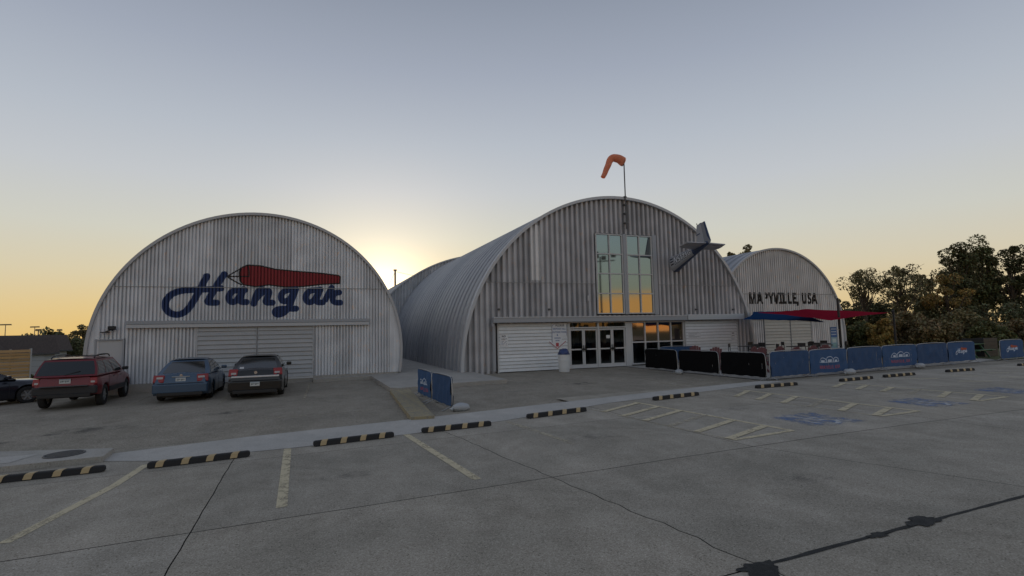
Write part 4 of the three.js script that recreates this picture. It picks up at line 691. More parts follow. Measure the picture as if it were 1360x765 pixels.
// ---------------------------------------------------------------- patio
const PY = -0.02;
{
  const pink = [C(0.19, 0.078, 0.083), C(0.215, 0.09, 0.093)].map((c) => std({ color: c, roughness: 0.6 }));
  const slat = (w, h, t = 0.018) => new RoundedBoxGeometry(w, h, t, 2, 0.006);
  function adirondack(pos, turn, label) {
    const o = thing('garden_chair', label, 'chair', pos, turn, 'faded red garden chairs on the patio');
    for (let k = -2; k <= 2; k++) { const h = 0.84 - k * k * 0.022; const m = mesh('back_slat', slat(0.104, h), pink[(k + 2) % 2], o); m.position.set(k * 0.105, 0.32 + h / 2, -0.26 - h * 0.14); m.rotation.set(-0.30, 0, -k * 0.015); }
    for (let k = 0; k < 5; k++) mesh('seat_slat', box(0.52, 0.018, 0.085, 0, 0.40 - k * 0.018, 0.22 - k * 0.1, 0.005), pink[k % 2], o);
    for (const s of [-1, 1]) { mesh('arm', box(0.13, 0.022, 0.70, s * 0.34, 0.60, 0.0, 0.008), pink[0], o); mesh('leg', box(0.03, 0.60, 0.11, s * 0.31, 0.30, 0.28), pink[1], o); mesh('leg', beam([s * 0.28, 0.44, 0.3], [s * 0.28, 0.02, -0.55], 0.03, 0.1), pink[1], o); mesh('leg', beam([s * 0.31, 0.59, -0.28], [s * 0.31, 0.25, -0.2], 0.05, 0.03), pink[1], o); }
    mesh('back_rail', box(0.56, 0.07, 0.03, 0, 0.62, -0.36), pink[1], o); return o;
  }
  const spots = [[17.1, -18.3, 2.6, 'faded red slatted garden chair behind the middle black barrier'], [18.0, -20.6, 2.4, 'faded red slatted garden chair behind the first black barrier'], [18.3, -17.6, 3.4, 'faded red slatted garden chair facing the blue inner barrier'], [17.9, -16.6, 2.9, 'faded red slatted garden chair behind the corner black barrier, one of two'], [19.2, -16.9, 3.2, 'faded red slatted garden chair behind the corner black barrier, one of two'], [19.0, -15.8, 3.0, 'faded red slatted garden chair beside the corner of the blue row'], [20.6, -16.3, 3.1, 'faded red slatted garden chair beside the high black table'], [21.8, -16.5, 2.8, 'faded red slatted garden chair between the black bar tables']];
  for (const [x, z, t, l] of spots) adirondack([x + 0.9, PY, z - 1.3], t, l).scale.setScalar(0.98);
  const iron = M.blackPaint;
  function barTable(pos, label, round) {
    const o = thing('bar_table', label, 'table', pos, rr(0, 1.5), 'black tables on the patio');
    mesh('tabletop', round ? new THREE.CylinderGeometry(0.4, 0.4, 0.03, 28).translate(0, 1.02, 0) : box(0.76, 0.03, 0.76, 0, 1.02, 0, 0.01), iron, o);
    mesh('column', new THREE.CylinderGeometry(0.035, 0.04, 1.0, 10).translate(0, 0.51, 0), iron, o); mesh('base', new THREE.LatheGeometry([[0, 0.05], [0.06, 0.05], [0.28, 0.015], [0.28, 0], [0, 0]].map((p) => new THREE.Vector2(...p)), 24), iron, o); return o;
  }
  function stool(pos, turn, label) {
    const o = thing('bar_stool', label, 'stool', pos, turn, 'black bar stools on the patio');
    mesh('seat', box(0.38, 0.04, 0.38, 0, 0.74, 0, 0.015), iron, o); mesh('backrest', box(0.36, 0.2, 0.02, 0, 1.06, -0.19, 0.008), iron, o);
    for (const [x, z] of [[-1, -1], [1, -1], [-1, 1], [1, 1]]) mesh('leg', z < 0 ? beam([x * 0.16, 1.14, -0.2], [x * 0.2, 0, -0.2], 0.025) : beam([x * 0.16, 0.74, 0.16], [x * 0.2, 0, 0.2], 0.025), iron, o);
    mesh('foot_rail', merge([beam([-0.18, 0.28, 0.18], [0.18, 0.28, 0.18], 0.018), beam([-0.18, 0.28, -0.19], [0.18, 0.28, -0.19], 0.018)]), iron, o); return o;
  }
  const T = [[22.3, -18.6, 'high black square bar table in front of the tan sliding doors'], [24.6, -19.0, 'high black bar table beside the sail post', 1], [21.2, -20.6, 'high black square bar table close to the hangar wall'], [26.4, -20.2, 'high round black bar table at the lawn end of the patio', 1], [23.4, -21.6, 'high black square bar table at the back of the patio']];
  T.forEach(([x, z, l, r], i) => { barTable([x, PY, z], l, r); for (let k = 0; k < 3; k++) { const a = k * 2.1 + i * 0.8; stool([x + Math.sin(a) * 0.75, PY, z + Math.cos(a) * 0.75], a + Math.PI, 'black metal bar stool at the ' + ['square table before the tan doors', 'table beside the sail post', 'table close to the hangar wall', 'round table at the lawn end', 'table at the back of the patio'][i]); } });
  // long low tables with pale tops
  const top = std({ color: C(0.33, 0.31, 0.29), roughness: 0.6 });
  function longTable(pos, turn, label, L = 1.9) { const o = thing('patio_table', label, 'table', pos, turn, 'pale patio tables'); for (let k = 0; k < 4; k++) mesh('tabletop_plank', box(L, 0.035, 0.18, 0, 0.74 + 0.001 * k, (k - 1.5) * 0.19, 0.006), top, o); for (const [x, z] of [[-1, -1], [1, -1], [-1, 1], [1, 1]]) mesh('leg', box(0.05, 0.72, 0.05, x * (L / 2 - 0.1), 0.36, z * 0.3), iron, o); }
  longTable([25.2, PY, -17.2], 0.06, 'long pale-topped patio table behind the arch-logo barrier', 2.6); longTable([22.6, PY, -16.9], 0.05, 'short pale-topped patio table beside the red garden chairs', 1.2);
}
{ // shade sails and their posts
  const S = (px, py, z) => { const [x, y] = wp(px, py, z); return V(x, y, z); };
  const sail = (name, P, c, label, seed) => { // P: corners, curved-in edges
    const o = thing(name, label, 'shade sail'); const N = 18;
    const g = grid(N, N, (u, v) => { const e = 0.10, uu = u, vv = v; const a = P[0].clone().lerp(P[1], uu), b = P[3].clone().lerp(P[2], uu), p = a.lerp(b, vv), c0 = P[0].clone().add(P[1]).add(P[2]).add(P[3]).multiplyScalar(0.25); const k = e * (4 * uu * (1 - uu) * Math.abs(2 * vv - 1) ** 2 + 4 * vv * (1 - vv) * Math.abs(2 * uu - 1) ** 2); p.lerp(c0, k); p.y -= 0.16 * Math.sin(u * Math.PI) * Math.sin(v * Math.PI) - 0.02 * n2(u * 5 + seed, v * 3); return [p.x, p.y, p.z]; });
    mesh('cloth', g, new THREE.MeshPhysicalMaterial({ color: c, roughness: 1, specularIntensity: 0, transmission: 0.45, thickness: 0 }), o);
    const edge = []; for (const [f] of [[(t) => [t, 0]], [(t) => [1, t]], [(t) => [1 - t, 1]], [(t) => [0, 1 - t]]]) for (let k = 0; k < 6; k++) edge.push(f(k / 6));
    return o;
  };
  sail('shade_sail', [S(1006, 415, -18.5), S(1070, 410.5, -22), S(1188, 415, -19.5), S(1104, 425.5, -17.5)], C(0.37, 0.022, 0.045), 'red shade sail stretched over the patio to the sail post', 1);
  sail('shade_sail', [S(986, 424, -19.5), S(1096, 428, -18.8), S(1062, 412, -24.2), S(1000, 414, -24.2)], C(0.025, 0.07, 0.18), 'blue shade sail between the hangars beside the red sail', 2);
  const post = (x, z, h, label) => { const o = thing('sail_post', label, 'post', [x, PY, z]); mesh('shaft', new THREE.CylinderGeometry(0.055, 0.065, h, 12).translate(0, h / 2, 0), M.blackPaint, o); mesh('cap', new THREE.SphereGeometry(0.06, 10, 8).translate(0, h, 0), M.blackPaint, o); mesh('base_plate', box(0.26, 0.02, 0.26, 0, 0.012, 0), M.blackPaint, o); mesh('ring_bolt', new THREE.TorusGeometry(0.04, 0.01, 6, 12).translate(0.07, h - 0.3, 0), M.steel, o); return o; };
  post(25.45, -18.72, 3.35, 'tall black post holding the red sail beside the lettered hangar'); post(30.95, -19.5, 2.75, 'thinner black post at the lawn end of the red sail');
  { // sign on the post
    const T = canvasTex(128, 320, (x, w, h) => { x.fillStyle = '#8fb0bd'; x.fillRect(0, 0, w, h); x.fillStyle = '#3c6ca8'; x.fillRect(0, 0, w, 150); x.fillStyle = '#c4d4dc'; for (let r = 0; r < 3; r++) for (let k = 0; k < 4; k++) x.fillRect(14 + k * 26, 22 + r * 40, 20, 15); x.fillStyle = '#c9dad8'; x.fillRect(26, 172, 78, 60); x.fillStyle = '#9cc4bd'; x.fillRect(34, 246, 66, 50); });
    const o = thing('post_sign', 'tall blue and white notice fixed to the sail post', 'sign', [24.98, 1.35, -18.72]); mesh('board', box(0.46, 1.1, 0.02, 0, 0, 0), paint(C(0.3, 0.4, 0.45)), o); mesh('printed_face', new THREE.PlaneGeometry(0.45, 1.09).translate(0, 0, 0.013), std({ map: T, roughness: 0.5 }), o); mesh('clamp', merge([beam([0.2, 0.4, 0], [0.45, 0.4, 0], 0.03), beam([0.2, -0.4, 0], [0.45, -0.4, 0], 0.03)]), M.steel, o);
  }
}
{ // picnic tables on the lawn side
  const wood = std({ color: C(0.33, 0.30, 0.26), roughness: 0.8 }), green = std({ color: C(0.04, 0.12, 0.05), roughness: 0.5 });
  const picnic = (x, z, turn, top, frame, label, L = 2.4) => { const o = thing('picnic_table', label, 'picnic table', [x, -0.012, z], turn, 'picnic tables'); for (let k = -2; k <= 2; k++) mesh('tabletop_plank', box(L, 0.035, 0.135, 0, 0.75, k * 0.145, 0.006), top, o); for (const s of [-1, 1]) for (const k of [0, 1]) mesh('bench_plank', box(L, 0.035, 0.13, 0, 0.44, s * (0.62 + k * 0.14), 0.006), top, o); for (const s of [-1, 1]) for (const t of [-1, 1]) mesh('leg', beam([s * L * 0.36, 0.73, t * 0.18], [s * L * 0.36, 0, t * 0.62], 0.05, 0.08), frame, o); for (const s of [-1, 1]) mesh('cross_beam', box(0.05, 0.08, 1.5, s * L * 0.36 + 0.05, 0.4, 0), frame, o); };
  picnic(29.2, -18.9, 0.1, wood, M.black, 'weathered picnic table behind the barriers next to the sail post'); picnic(32.2, -18.6, 0.08, wood, M.black, 'weathered picnic table behind the script-logo barrier', 3); picnic(33.4, -19.4, 0.0, wood, M.black, 'weathered picnic table at the bushes');
  picnic(35.2, -18.2, 0.1, green, green, 'green picnic table seen through the gap in the barriers', 2.0);
  { const o = thing('planter_box', 'dark open wooden bin on the lawn beyond the barrier gap', 'bin', [37.0, -0.012, -18.6], 0.1); for (let k = 0; k < 5; k++) { mesh('board', box(1.7, 0.2, 0.04, 0, 0.11 + k * 0.21, 0.5), M.black, o); mesh('board', box(0.04, 0.2, 1.0, -0.85, 0.11 + k * 0.21, 0), M.black, o); mesh('board', box(0.04, 0.2, 1.0, 0.85, 0.11 + k * 0.21, 0), M.black, o); } }
}
// ---------------------------------------------------------------- cars: local +x forward, +z the right-hand side
const plateT = canvasTex(128, 64, (x, w, h) => { x.fillStyle = '#c9ccca'; x.fillRect(0, 0, w, h); x.fillStyle = '#8fa0b0'; x.fillRect(0, 0, w, 11); x.fillStyle = '#3d4650'; for (let k = 0; k < 6; k++) x.fillRect(14 + k * 17 + (k > 2 ? 4 : 0), 22, 10, 26 - (k % 3) * 5); });
const carGlass = new THREE.MeshPhysicalMaterial({ color: C(0.012, 0.015, 0.017), roughness: 0.06, ior: 1.5, clearcoat: 0.6, clearcoatRoughness: 0.05 });
const redLens = new THREE.MeshPhysicalMaterial({ color: C(0.30, 0.010, 0.014), roughness: 0.35, clearcoat: 0.25 }), clearLens = new THREE.MeshPhysicalMaterial({ color: C(0.42, 0.38, 0.36), roughness: 0.15, clearcoat: 1 });
const chrome = std({ color: C(0.6, 0.6, 0.62), roughness: 0.2, metalness: 0.9 }), plastic = std({ color: C(0.028, 0.028, 0.031), roughness: 0.6 });
const carPaint = (c, r = 0.32) => new THREE.MeshPhysicalMaterial({ color: c, roughness: r, metalness: 0.2, clearcoat: 0.4, clearcoatRoughness: 0.1 });
const tyreG = (r, w) => new THREE.LatheGeometry([[r * 0.62, -w / 2], [r * 0.9, -w / 2], [r * 0.97, -w * 0.42], [r, -w * 0.3], [r, w * 0.3], [r * 0.97, w * 0.42], [r * 0.9, w / 2], [r * 0.62, w / 2]].map((p) => new THREE.Vector2(...p)), 28).rotateX(Math.PI / 2);
const rimG = (r, w, n) => { const l = [new THREE.CylinderGeometry(r * 0.63, r * 0.63, w * 0.7, 28, 1, true).rotateX(Math.PI / 2), new THREE.CylinderGeometry(r * 0.16, r * 0.16, w * 0.8, 12).rotateX(Math.PI / 2), new THREE.CylinderGeometry(r * 0.6, r * 0.6, w * 0.1, 24).rotateX(Math.PI / 2).translate(0, 0, 0)]; for (let k = 0; k < n; k++) l.push(box(r * 0.5, r * 0.15, w * 0.16, r * 0.36, 0, w * 0.32).rotateZ(k / n * 2 * Math.PI)); for (let k = 0; k < n; k++) l.push(box(r * 0.5, r * 0.15, w * 0.16, r * 0.36, 0, -w * 0.32).rotateZ(k / n * 2 * Math.PI)); return merge(l); };
const interp = (pts) => (x) => { if (x <= pts[0][0]) return pts[0][1]; for (let i = 0; i < pts.length - 1; i++) if (x <= pts[i + 1][0]) { const t = (x - pts[i][0]) / (pts[i + 1][0] - pts[i][0]), s = t * t * (3 - 2 * t); return lerp(pts[i][1], pts[i + 1][1], pts[i][2] ? t : s); } return pts[pts.length - 1][1]; };
function car(name, label, o) {
  const c = thing(name, label, 'car', o.pos, o.turn, 'parked cars'), { L, W, wr, axles } = o, hw = W / 2, paintM = o.paint;
  const top = interp(o.top), half = interp([[-L / 2, hw * 0.86], [-L / 2 + 0.14, hw * 0.95], [-L / 2 + 0.5, hw * 0.992], [0, hw], [L / 2 - 0.7, hw * 0.985], [L / 2 - 0.25, hw * 0.92], [L / 2, hw * 0.74]]), bot = interp([[-L / 2, o.yb + 0.12], [-L / 2 + 0.2, o.yb + 0.02], [L / 2 - 0.25, o.yb], [L / 2, o.yb + 0.1]]);
  const xs = new Set([-L / 2, -L / 2 + 0.04, -L / 2 + 0.12, L / 2 - 0.12, L / 2 - 0.04, L / 2]); for (let k = 1; k < 30; k++) xs.add(-L / 2 + L * k / 30); const ra = wr + 0.055; for (const a of axles) for (let k = -10; k <= 10; k++) xs.add(a + ra * Math.sin(k / 10 * Math.PI / 2) * 1.0001);
  const X = [...xs].sort((p, q) => p - q).filter((v, i, A) => !i || v - A[i - 1] > 0.004);
  const sec = (x) => { const h = half(x), b = bot(x), t = top(x); let ya = b; for (const a of axles) { const d = Math.abs(x - a); if (d < ra) ya = Math.max(ya, wr + Math.sqrt(ra * ra - d * d)); } const sh = Math.max(ya + 0.03, t - 0.22);
    const R = [[h - 0.27, b], [h - 0.27, ya], [h - 0.015, ya], [h, ya + 0.02], [h * 1.0 + 0.006, Math.max(ya + 0.025, lerp(b, t, 0.5))], [h - 0.012, sh], [h - 0.06, t - 0.10], [h - 0.15, t - 0.03], [h * 0.55, t], [0, t + 0.025]]; const lean = (y) => { const e = Math.max(0, 1 - (x + L / 2) / 0.55); return x + e * e * (Math.max(0, y - o.bumperY) ** 1.5 * o.rake + Math.max(0, 0.42 - y) * 0.5); }; return [...R.map(([z, y]) => [lean(y), y, z]), ...R.slice(0, -1).reverse().map(([z, y]) => [lean(y), y, -z])]; };
  const rearX = (y) => -L / 2 + Math.max(0, y - o.bumperY) ** 1.5 * o.rake;
  const S = X.map(sec), n = S[0].length, list = [];
  for (let i = 0; i < S.length - 1; i++) for (let k = 0; k < n; k++) { const m = (k + 1) % n; list.push([S[i][k], S[i + 1][k], S[i + 1][m], S[i][m]]); }
  for (const [s, f] of [[S[0], 1], [S[S.length - 1], -1]]) { const ctr = [f > 0 ? rearX((s[0][1] + top(-L / 2)) / 2) : s[0][0], (s[0][1] + top(s[0][0])) / 2, 0]; for (let k = 0; k < n; k++) { const m = (k + 1) % n; f > 0 ? list.push([ctr, s[k], s[m], s[m]]) : list.push([ctr, s[m], s[k], s[k]]); } }
  mesh('body', toCreasedNormals(quads(list), 0.7), paintM, c);
  // greenhouse: a tapering cabin with glass set in it
  const G = o.cabin, P = (s, t, zs, off = 0) => { const x = lerp(lerp(G.xr0, G.xf0, s), lerp(G.xr1, G.xf1, s), t), bow = 0.05 * Math.sin(t * Math.PI) ; return [x, lerp(G.yb, G.yr, t) + 0.0, zs * (lerp(G.wb, G.wt, t) + bow * 0.6 + off)]; };
  const sideP = (s0, s1, t0, t1, zs, off, ns = 6, nt = 6) => grid(ns, nt, (u, v) => P(lerp(s0, s1, zs > 0 ? u : 1 - u), lerp(t0, t1, v), zs, off));
  const endP = (s, z0, z1, t0, t1, off) => grid(10, 6, (u, v) => { const t = lerp(t0, t1, v), zz = lerp(z0, z1, s ? 1 - u : u), p = P(s, t, 1, 0), bow = (s ? 0.16 : -0.13) * (1 - zz * zz) * (1 - t * 0.45); return [p[0] + bow + (s ? off : -off), p[1] + off * 0.3, p[2] * zz]; });
  const roofG = grid(12, 16, (u, v) => { const zz = lerp(-1, 1, u), s = v, p = P(s, 1, 1, 0.0), edge = 1 - Math.pow(Math.abs(zz), 4), ends = Math.sin(v * Math.PI); const bow = (1 - zz * zz) * 0.55 * (s < 0.5 ? -0.13 * (1 - 2 * s) : 0.16 * (2 * s - 1)); return [p[0] + bow, p[1] + 0.045 * edge + 0.035 * ends, p[2] * zz]; });
  mesh('cabin_shell', merge([sideP(0, 1, 0, 1, 1, 0), sideP(0, 1, 0, 1, -1, 0), endP(0, -1, 1, 0, 1, 0), endP(1, -1, 1, 0, 1, 0)]), paintM, c);
  mesh('roof', roofG, paintM, c);
  mesh('rear_window', endP(0, -(o.glassW ?? 0.82), o.glassW ?? 0.82, 0.1, 0.9, 0.006), carGlass, c); mesh('windscreen', endP(1, -0.93, 0.93, 0.04, 0.95, 0.006), carGlass, c);
  for (const z of [1, -1]) for (const [a, b] of o.windows) mesh('side_window', sideP(a, b, 0.08, 0.88, z, 0.005), carGlass, c);
  // wheels
  const tg = tyreG(wr, 0.21), rg = rimG(wr, 0.2, o.spokes ?? 5);
  for (const a of axles) for (const z of [1, -1]) { const w = new THREE.Group(); w.name = 'wheel'; w.position.set(a, wr, z * (hw - 0.125)); c.add(w); mesh('tyre', tg, M.rubber, w); mesh('rim', rg, o.rim ?? M.steel, w); }
  mesh('underbody', box(L * 0.86, 0.1, W * 0.66, 0, o.yb - 0.01, 0), M.black, c);
  const xb = -L / 2, bmp = (xc, h, y, d, m, nm, w = W * 0.93) => { const g = new RoundedBoxGeometry(d, h, w, 3, 0.05), p = g.attributes.position; for (let i = 0; i < p.count; i++) { const z = p.getZ(i), s = xc < 0 ? 1 : -1; p.setX(i, p.getX(i) + s * 0.11 * Math.pow(Math.abs(z) / (w / 2), 3)); } g.computeVertexNormals(); return mesh(nm, g.translate(xc, y, 0), m, c); };
  bmp(xb - 0.005, o.bumperH, o.bumperY, 0.2, o.bumperM ?? paintM, 'rear_bumper', W * 0.955); bmp(L / 2 - 0.05, o.bumperH, o.bumperY - 0.06, 0.2, o.bumperM ?? paintM, 'front_bumper', W * 0.9);
  const px = rearX(o.plateY) - o.plateOut; mesh('licence_plate', box(0.012, 0.155, 0.31, px, o.plateY, 0), M.whiteTrim, c); mesh('plate_print', new THREE.PlaneGeometry(0.3, 0.15).rotateY(-Math.PI / 2).translate(px - 0.008, o.plateY, 0), std({ map: plateT, roughness: 0.5 }), c);
  for (const z of [1, -1]) {
    const tl = mesh('tail_light', new RoundedBoxGeometry(o.tail[0], o.tail[1], o.tail[2], 3, 0.03), redLens, c); tl.position.set(rearX(o.tail[3]) + o.tail[0] / 2 + 0.0 + (o.tailIn ?? 0), o.tail[3], z * (hw * 0.945 - o.tail[2] / 2)); tl.rotation.set(0, z * 0.26, -o.rake * 0.6);
    const rv = mesh('reverse_lamp', new RoundedBoxGeometry(o.tail[0] * 0.9, o.tail[1] * 0.3, o.tail[2] * 0.6, 2, 0.015), clearLens, tl); rv.position.set(-0.014, o.lampUp ? o.tail[1] * 0.1 : -o.tail[1] * 0.15, -z * o.tail[2] * 0.12);
    const hl = mesh('headlight', new RoundedBoxGeometry(0.28, 0.15, 0.34, 3, 0.04), clearLens, c); hl.position.set(L / 2 - 0.22, o.headY, z * (hw * 0.86 - 0.17)); hl.rotation.y = -z * -0.35;
    const mr = mesh('mirror', new RoundedBoxGeometry(0.12, 0.13, 0.2, 3, 0.04), o.mirrorM ?? paintM, c); mr.position.set(lerp(G.xf0, G.xf1, 0.15) - 0.12, G.yb + 0.10, z * (hw + 0.06));
    for (const hx of o.handles) mesh('door_handle', box(0.16, 0.025, 0.03, hx, o.handleY, z * (half(hx) + 0.012), 0.008), o.handleM ?? paintM, c);
    for (const dx of o.doorLines) mesh('door_gap', box(0.008, o.handleY - o.yb + 0.02, 0.006, dx, (o.handleY + o.yb) / 2 + 0.06, z * (half(dx) + 0.004)), M.black, c);
  }
  mesh('rear_valance', box(0.1, 0.12, W * 0.78, xb + 0.02, o.bumperY - o.bumperH / 2 - 0.03, 0, 0.02), M.black, c);
  if (!o.bumperM) { mesh('boot_gap', box(0.02, 0.012, W * 0.8, xb - 0.002, o.bumperY + o.bumperH / 2 + 0.012, 0), M.black, c);  }
  return c;
}
{ // red SUV
  const cl = plastic, c = car('suv', 'dark red SUV with grey cladding and roof rails beside the small hangar door', {
    pos: [-7.66, ground(-7.66) - 0.045, -24.35], turn: Math.PI / 2 + 0.03, L: 4.55, W: 1.84, wr: 0.375, axles: [-1.36, 1.33], yb: 0.43, paint: carPaint(C(0.17, 0.014, 0.020)), rim: M.steel,
    top: [[-2.3, 1.10], [-1.9, 1.12], [0.75, 1.13], [1.2, 1.09], [1.9, 1.02], [2.15, 0.95], [2.3, 0.80]], cabin: { xr0: -2.2, xr1: -1.86, xf1: 0.12, xf0: 0.95, yb: 1.10, yr: 1.66, wb: 0.86, wt: 0.70 },
    rake: 0.30, glassW: 0.93, windows: [[0.04, 0.3], [0.33, 0.6], [0.63, 0.93]], bumperH: 0.28, bumperY: 0.64, bumperM: cl, plateY: 0.95, plateOut: 0.012, tail: [0.12, 0.24, 0.2, 0.93], tailIn: 0, headY: 0.82, handles: [-0.55, 0.35], handleY: 0.98, doorLines: [-1.0, -0.1, 0.85], mirrorM: plastic, handleM: plastic });
  for (const z of [1, -1]) { mesh('side_cladding', box(1.9, 0.17, 0.03, -0.02, 0.55, z * 0.93, 0.012), cl, c); mesh('roof_rail', merge([tube([[-1.6, 1.70, z * 0.6], [-1.5, 1.76, z * 0.6], [0.0, 1.77, z * 0.6], [0.1, 1.71, z * 0.6]], 0.022, 20, 6)]), M.black, c); }
  mesh('bumper_step', box(0.2, 0.03, 1.3, -2.3, 0.79, 0, 0.012), M.darkSteel, c); mesh('rear_wiper', beam([-2.30, 1.16, 0.0], [-2.21, 1.28, 0.4], 0.015), M.black, c); mesh('tailgate_handle', box(0.04, 0.05, 0.5, -2.17, 1.045, 0, 0.01), plastic, c);
  mesh('luggage_bar', merge([beam([-1.1, 1.755, -0.6], [-1.1, 1.755, 0.6], 0.04, 0.02), beam([-0.4, 1.765, -0.6], [-0.4, 1.765, 0.6], 0.04, 0.02)]), M.black, c);
}
{ // blue sedan
  const c = car('sedan', 'blue-grey sedan parked between the red SUV and the black sedan', {
    pos: [-4.17, ground(-4.17) - 0.045, -24.17], turn: Math.PI / 2 + 0.0, L: 4.8, W: 1.80, wr: 0.325, axles: [-1.36, 1.36], yb: 0.22, paint: carPaint(C(0.055, 0.10, 0.165)), rim: M.steel,
    top: [[-2.4, 0.98], [-2.2, 1.02], [-1.6, 1.0], [0.8, 0.93], [1.6, 0.88], [2.2, 0.76], [2.4, 0.62]], cabin: { xr0: -1.85, xr1: -0.95, xf1: 0.2, xf0: 1.05, yb: 0.95, yr: 1.43, wb: 0.83, wt: 0.60 },
    rake: 0.42, windows: [[0.1, 0.48], [0.52, 0.92]], bumperH: 0.34, bumperY: 0.50, plateY: 0.80, plateOut: 0.006, tail: [0.14, 0.27, 0.36, 0.83], headY: 0.68, handles: [-0.75, 0.25], handleY: 0.86, doorLines: [-1.05, -0.2, 0.85], lampUp: 1 });
  mesh('badge', new THREE.CylinderGeometry(0.05, 0.05, 0.03, 16).rotateZ(Math.PI / 2).scale(1, 0.7, 1).translate(-2.29, 0.955, 0), chrome, c); mesh('boot_trim', box(0.03, 0.03, 0.56, -2.305, 0.90, 0, 0.008), M.steel, c);
}
{ // black sedan
  const c = car('sedan', 'black sedan with a chrome strip across its boot in front of the slatted sliding doors', {
    pos: [-1.68, ground(-1.68) - 0.045, -23.55], turn: Math.PI / 2 - 0.01, L: 5.0, W: 1.85, wr: 0.335, axles: [-1.42, 1.39], yb: 0.22, paint: new THREE.MeshPhysicalMaterial({ color: C(0.006, 0.006, 0.007), roughness: 0.3, clearcoat: 0.5, clearcoatRoughness: 0.08 }), rim: M.darkSteel,
    top: [[-2.5, 1.02], [-2.3, 1.07], [-1.6, 1.04], [0.8, 0.95], [1.6, 0.90], [2.3, 0.78], [2.5, 0.64]], cabin: { xr0: -1.95, xr1: -1.05, xf1: 0.22, xf0: 1.1, yb: 0.98, yr: 1.45, wb: 0.85, wt: 0.61 },
    rake: 0.42, windows: [[0.1, 0.48], [0.52, 0.92]], bumperH: 0.36, bumperY: 0.48, plateY: 0.55, plateOut: 0.115, tail: [0.16, 0.26, 0.30, 0.94], headY: 0.7, handles: [-0.75, 0.3], handleY: 0.88, doorLines: [-1.1, -0.2, 0.9], spokes: 7, lampUp: 0 });
  mesh('boot_strip', box(0.05, 0.06, 1.56, -2.43, 0.80, 0, 0.012), std({ color: C(0.72, 0.72, 0.74), roughness: 0.35, metalness: 0.4 }), c); mesh('badge', new THREE.CylinderGeometry(0.055, 0.055, 0.03, 16).rotateZ(Math.PI / 2).translate(-2.37, 0.94, 0), chrome, c); mesh('window_sticker', new THREE.PlaneGeometry(0.14, 0.1).rotateY(-Math.PI / 2).rotateZ(-0.9).translate(-1.97, 1.10, -0.5), M.whiteTrim, c);
}
{ // dark sedan at the frame's edge
  car('sedan', 'dark sedan parked at an angle beside the plank fence', {
    pos: [-11.62, ground(-11.62) - 0.045, -25.6], turn: 0.66, L: 4.7, W: 1.80, wr: 0.33, axles: [-1.36, 1.4], yb: 0.22, paint: carPaint(C(0.022, 0.024, 0.034), 0.22), rim: M.dullSteel,
    top: [[-2.4, 0.98], [-2.2, 1.02], [-1.6, 1.0], [0.8, 0.95], [1.6, 0.90], [2.2, 0.78], [2.4, 0.64]], cabin: { xr0: -1.85, xr1: -0.95, xf1: 0.2, xf0: 1.05, yb: 0.95, yr: 1.42, wb: 0.80, wt: 0.60 },
    rake: 0.42, windows: [[0.1, 0.48], [0.52, 0.92]], bumperH: 0.34, bumperY: 0.50, plateY: 0.80, plateOut: 0.006, tail: [0.14, 0.24, 0.36, 0.82], headY: 0.70, handles: [-0.75, 0.25], handleY: 0.86, doorLines: [-1.05, -0.2, 0.85], spokes: 6 });
}
// ---------------------------------------------------------------- trees and bushes
const barkT = dataTex(128, 256, (u, v, i, j) => { const k = 92 + 30 * n2(u * 14, v * 3) + 22 * (white[j * 512 + i] - 0.5); return [k, k * 0.88, k * 0.76]; });
M.bark = std({ map: barkT, roughness: 1 });
M.leaf = new THREE.MeshStandardMaterial({ vertexColors: true, roughness: 0.8, side: THREE.DoubleSide });
const limb = (a, b, r0, r1) => { const A = V(...a), B = V(...b), L = A.distanceTo(B), g = new THREE.CylinderGeometry(r1, r0, L, 7, 1, true); g.applyQuaternion(new THREE.Quaternion().setFromUnitVectors(V(0, 1, 0), B.clone().sub(A).normalize())); return prep(g.translate(...A.add(B).multiplyScalar(0.5).toArray())); };
// leaves scattered in clumps about given centres
function leaves(clumps, size, colour, vary = 0.35) {
  const pos = [], col = [], nor = [], a = V(), b = V(), q = new THREE.Quaternion(), e = new THREE.Euler();
  for (const [cx, cy, cz, R, n, flat] of clumps) {
    const tint = 1 + rr(-vary, vary) * 0.7;
    for (let k = 0; k < n; k++) {
      const d = V(rr(-1, 1), rr(-1, 1), rr(-1, 1)); if (d.lengthSq() > 1) { k--; continue; } const l = d.length() || 1; d.multiplyScalar(R * Math.pow(l, -0.35)); d.y *= flat ?? 0.8;
      const s = size * rr(0.6, 1.35); q.setFromEuler(e.set(rr(-1.2, 1.2), rr(0, 6.3), rr(-1.2, 1.2)));
      a.set(s, 0, 0).applyQuaternion(q); b.set(0, 0, s * 0.55).applyQuaternion(q); const c = [cx + d.x, cy + d.y, cz + d.z];
      const p0 = [c[0] - a.x, c[1] - a.y, c[2] - a.z], p1 = [c[0] + b.x, c[1] + b.y + s * 0.12, c[2] + b.z], p2 = [c[0] + a.x, c[1] + a.y, c[2] + a.z], p3 = [c[0] - b.x, c[1] - b.y + s * 0.12, c[2] - b.z];
      pos.push(...p0, ...p1, ...p2, ...p0, ...p2, ...p3);
      const f = tint * (1 + rr(-vary, vary)), y = rr(-0.18, 0.25); const rgb = [colour[0] * f * (1 + y), colour[1] * f, colour[2] * f]; for (let m = 0; m < 6; m++) col.push(...rgb);
    }
  }
  const g = new THREE.BufferGeometry(); g.setAttribute('position', new THREE.Float32BufferAttribute(pos, 3)); g.setAttribute('color', new THREE.Float32BufferAttribute(col, 3)); g.computeVertexNormals(); return g;
}
const spot = (px, D) => { const d = pixelRay(px, 440), f = pixelRay(680, 382.5), k = D / d.dot(f); return [d.x * k, d.z * k]; };
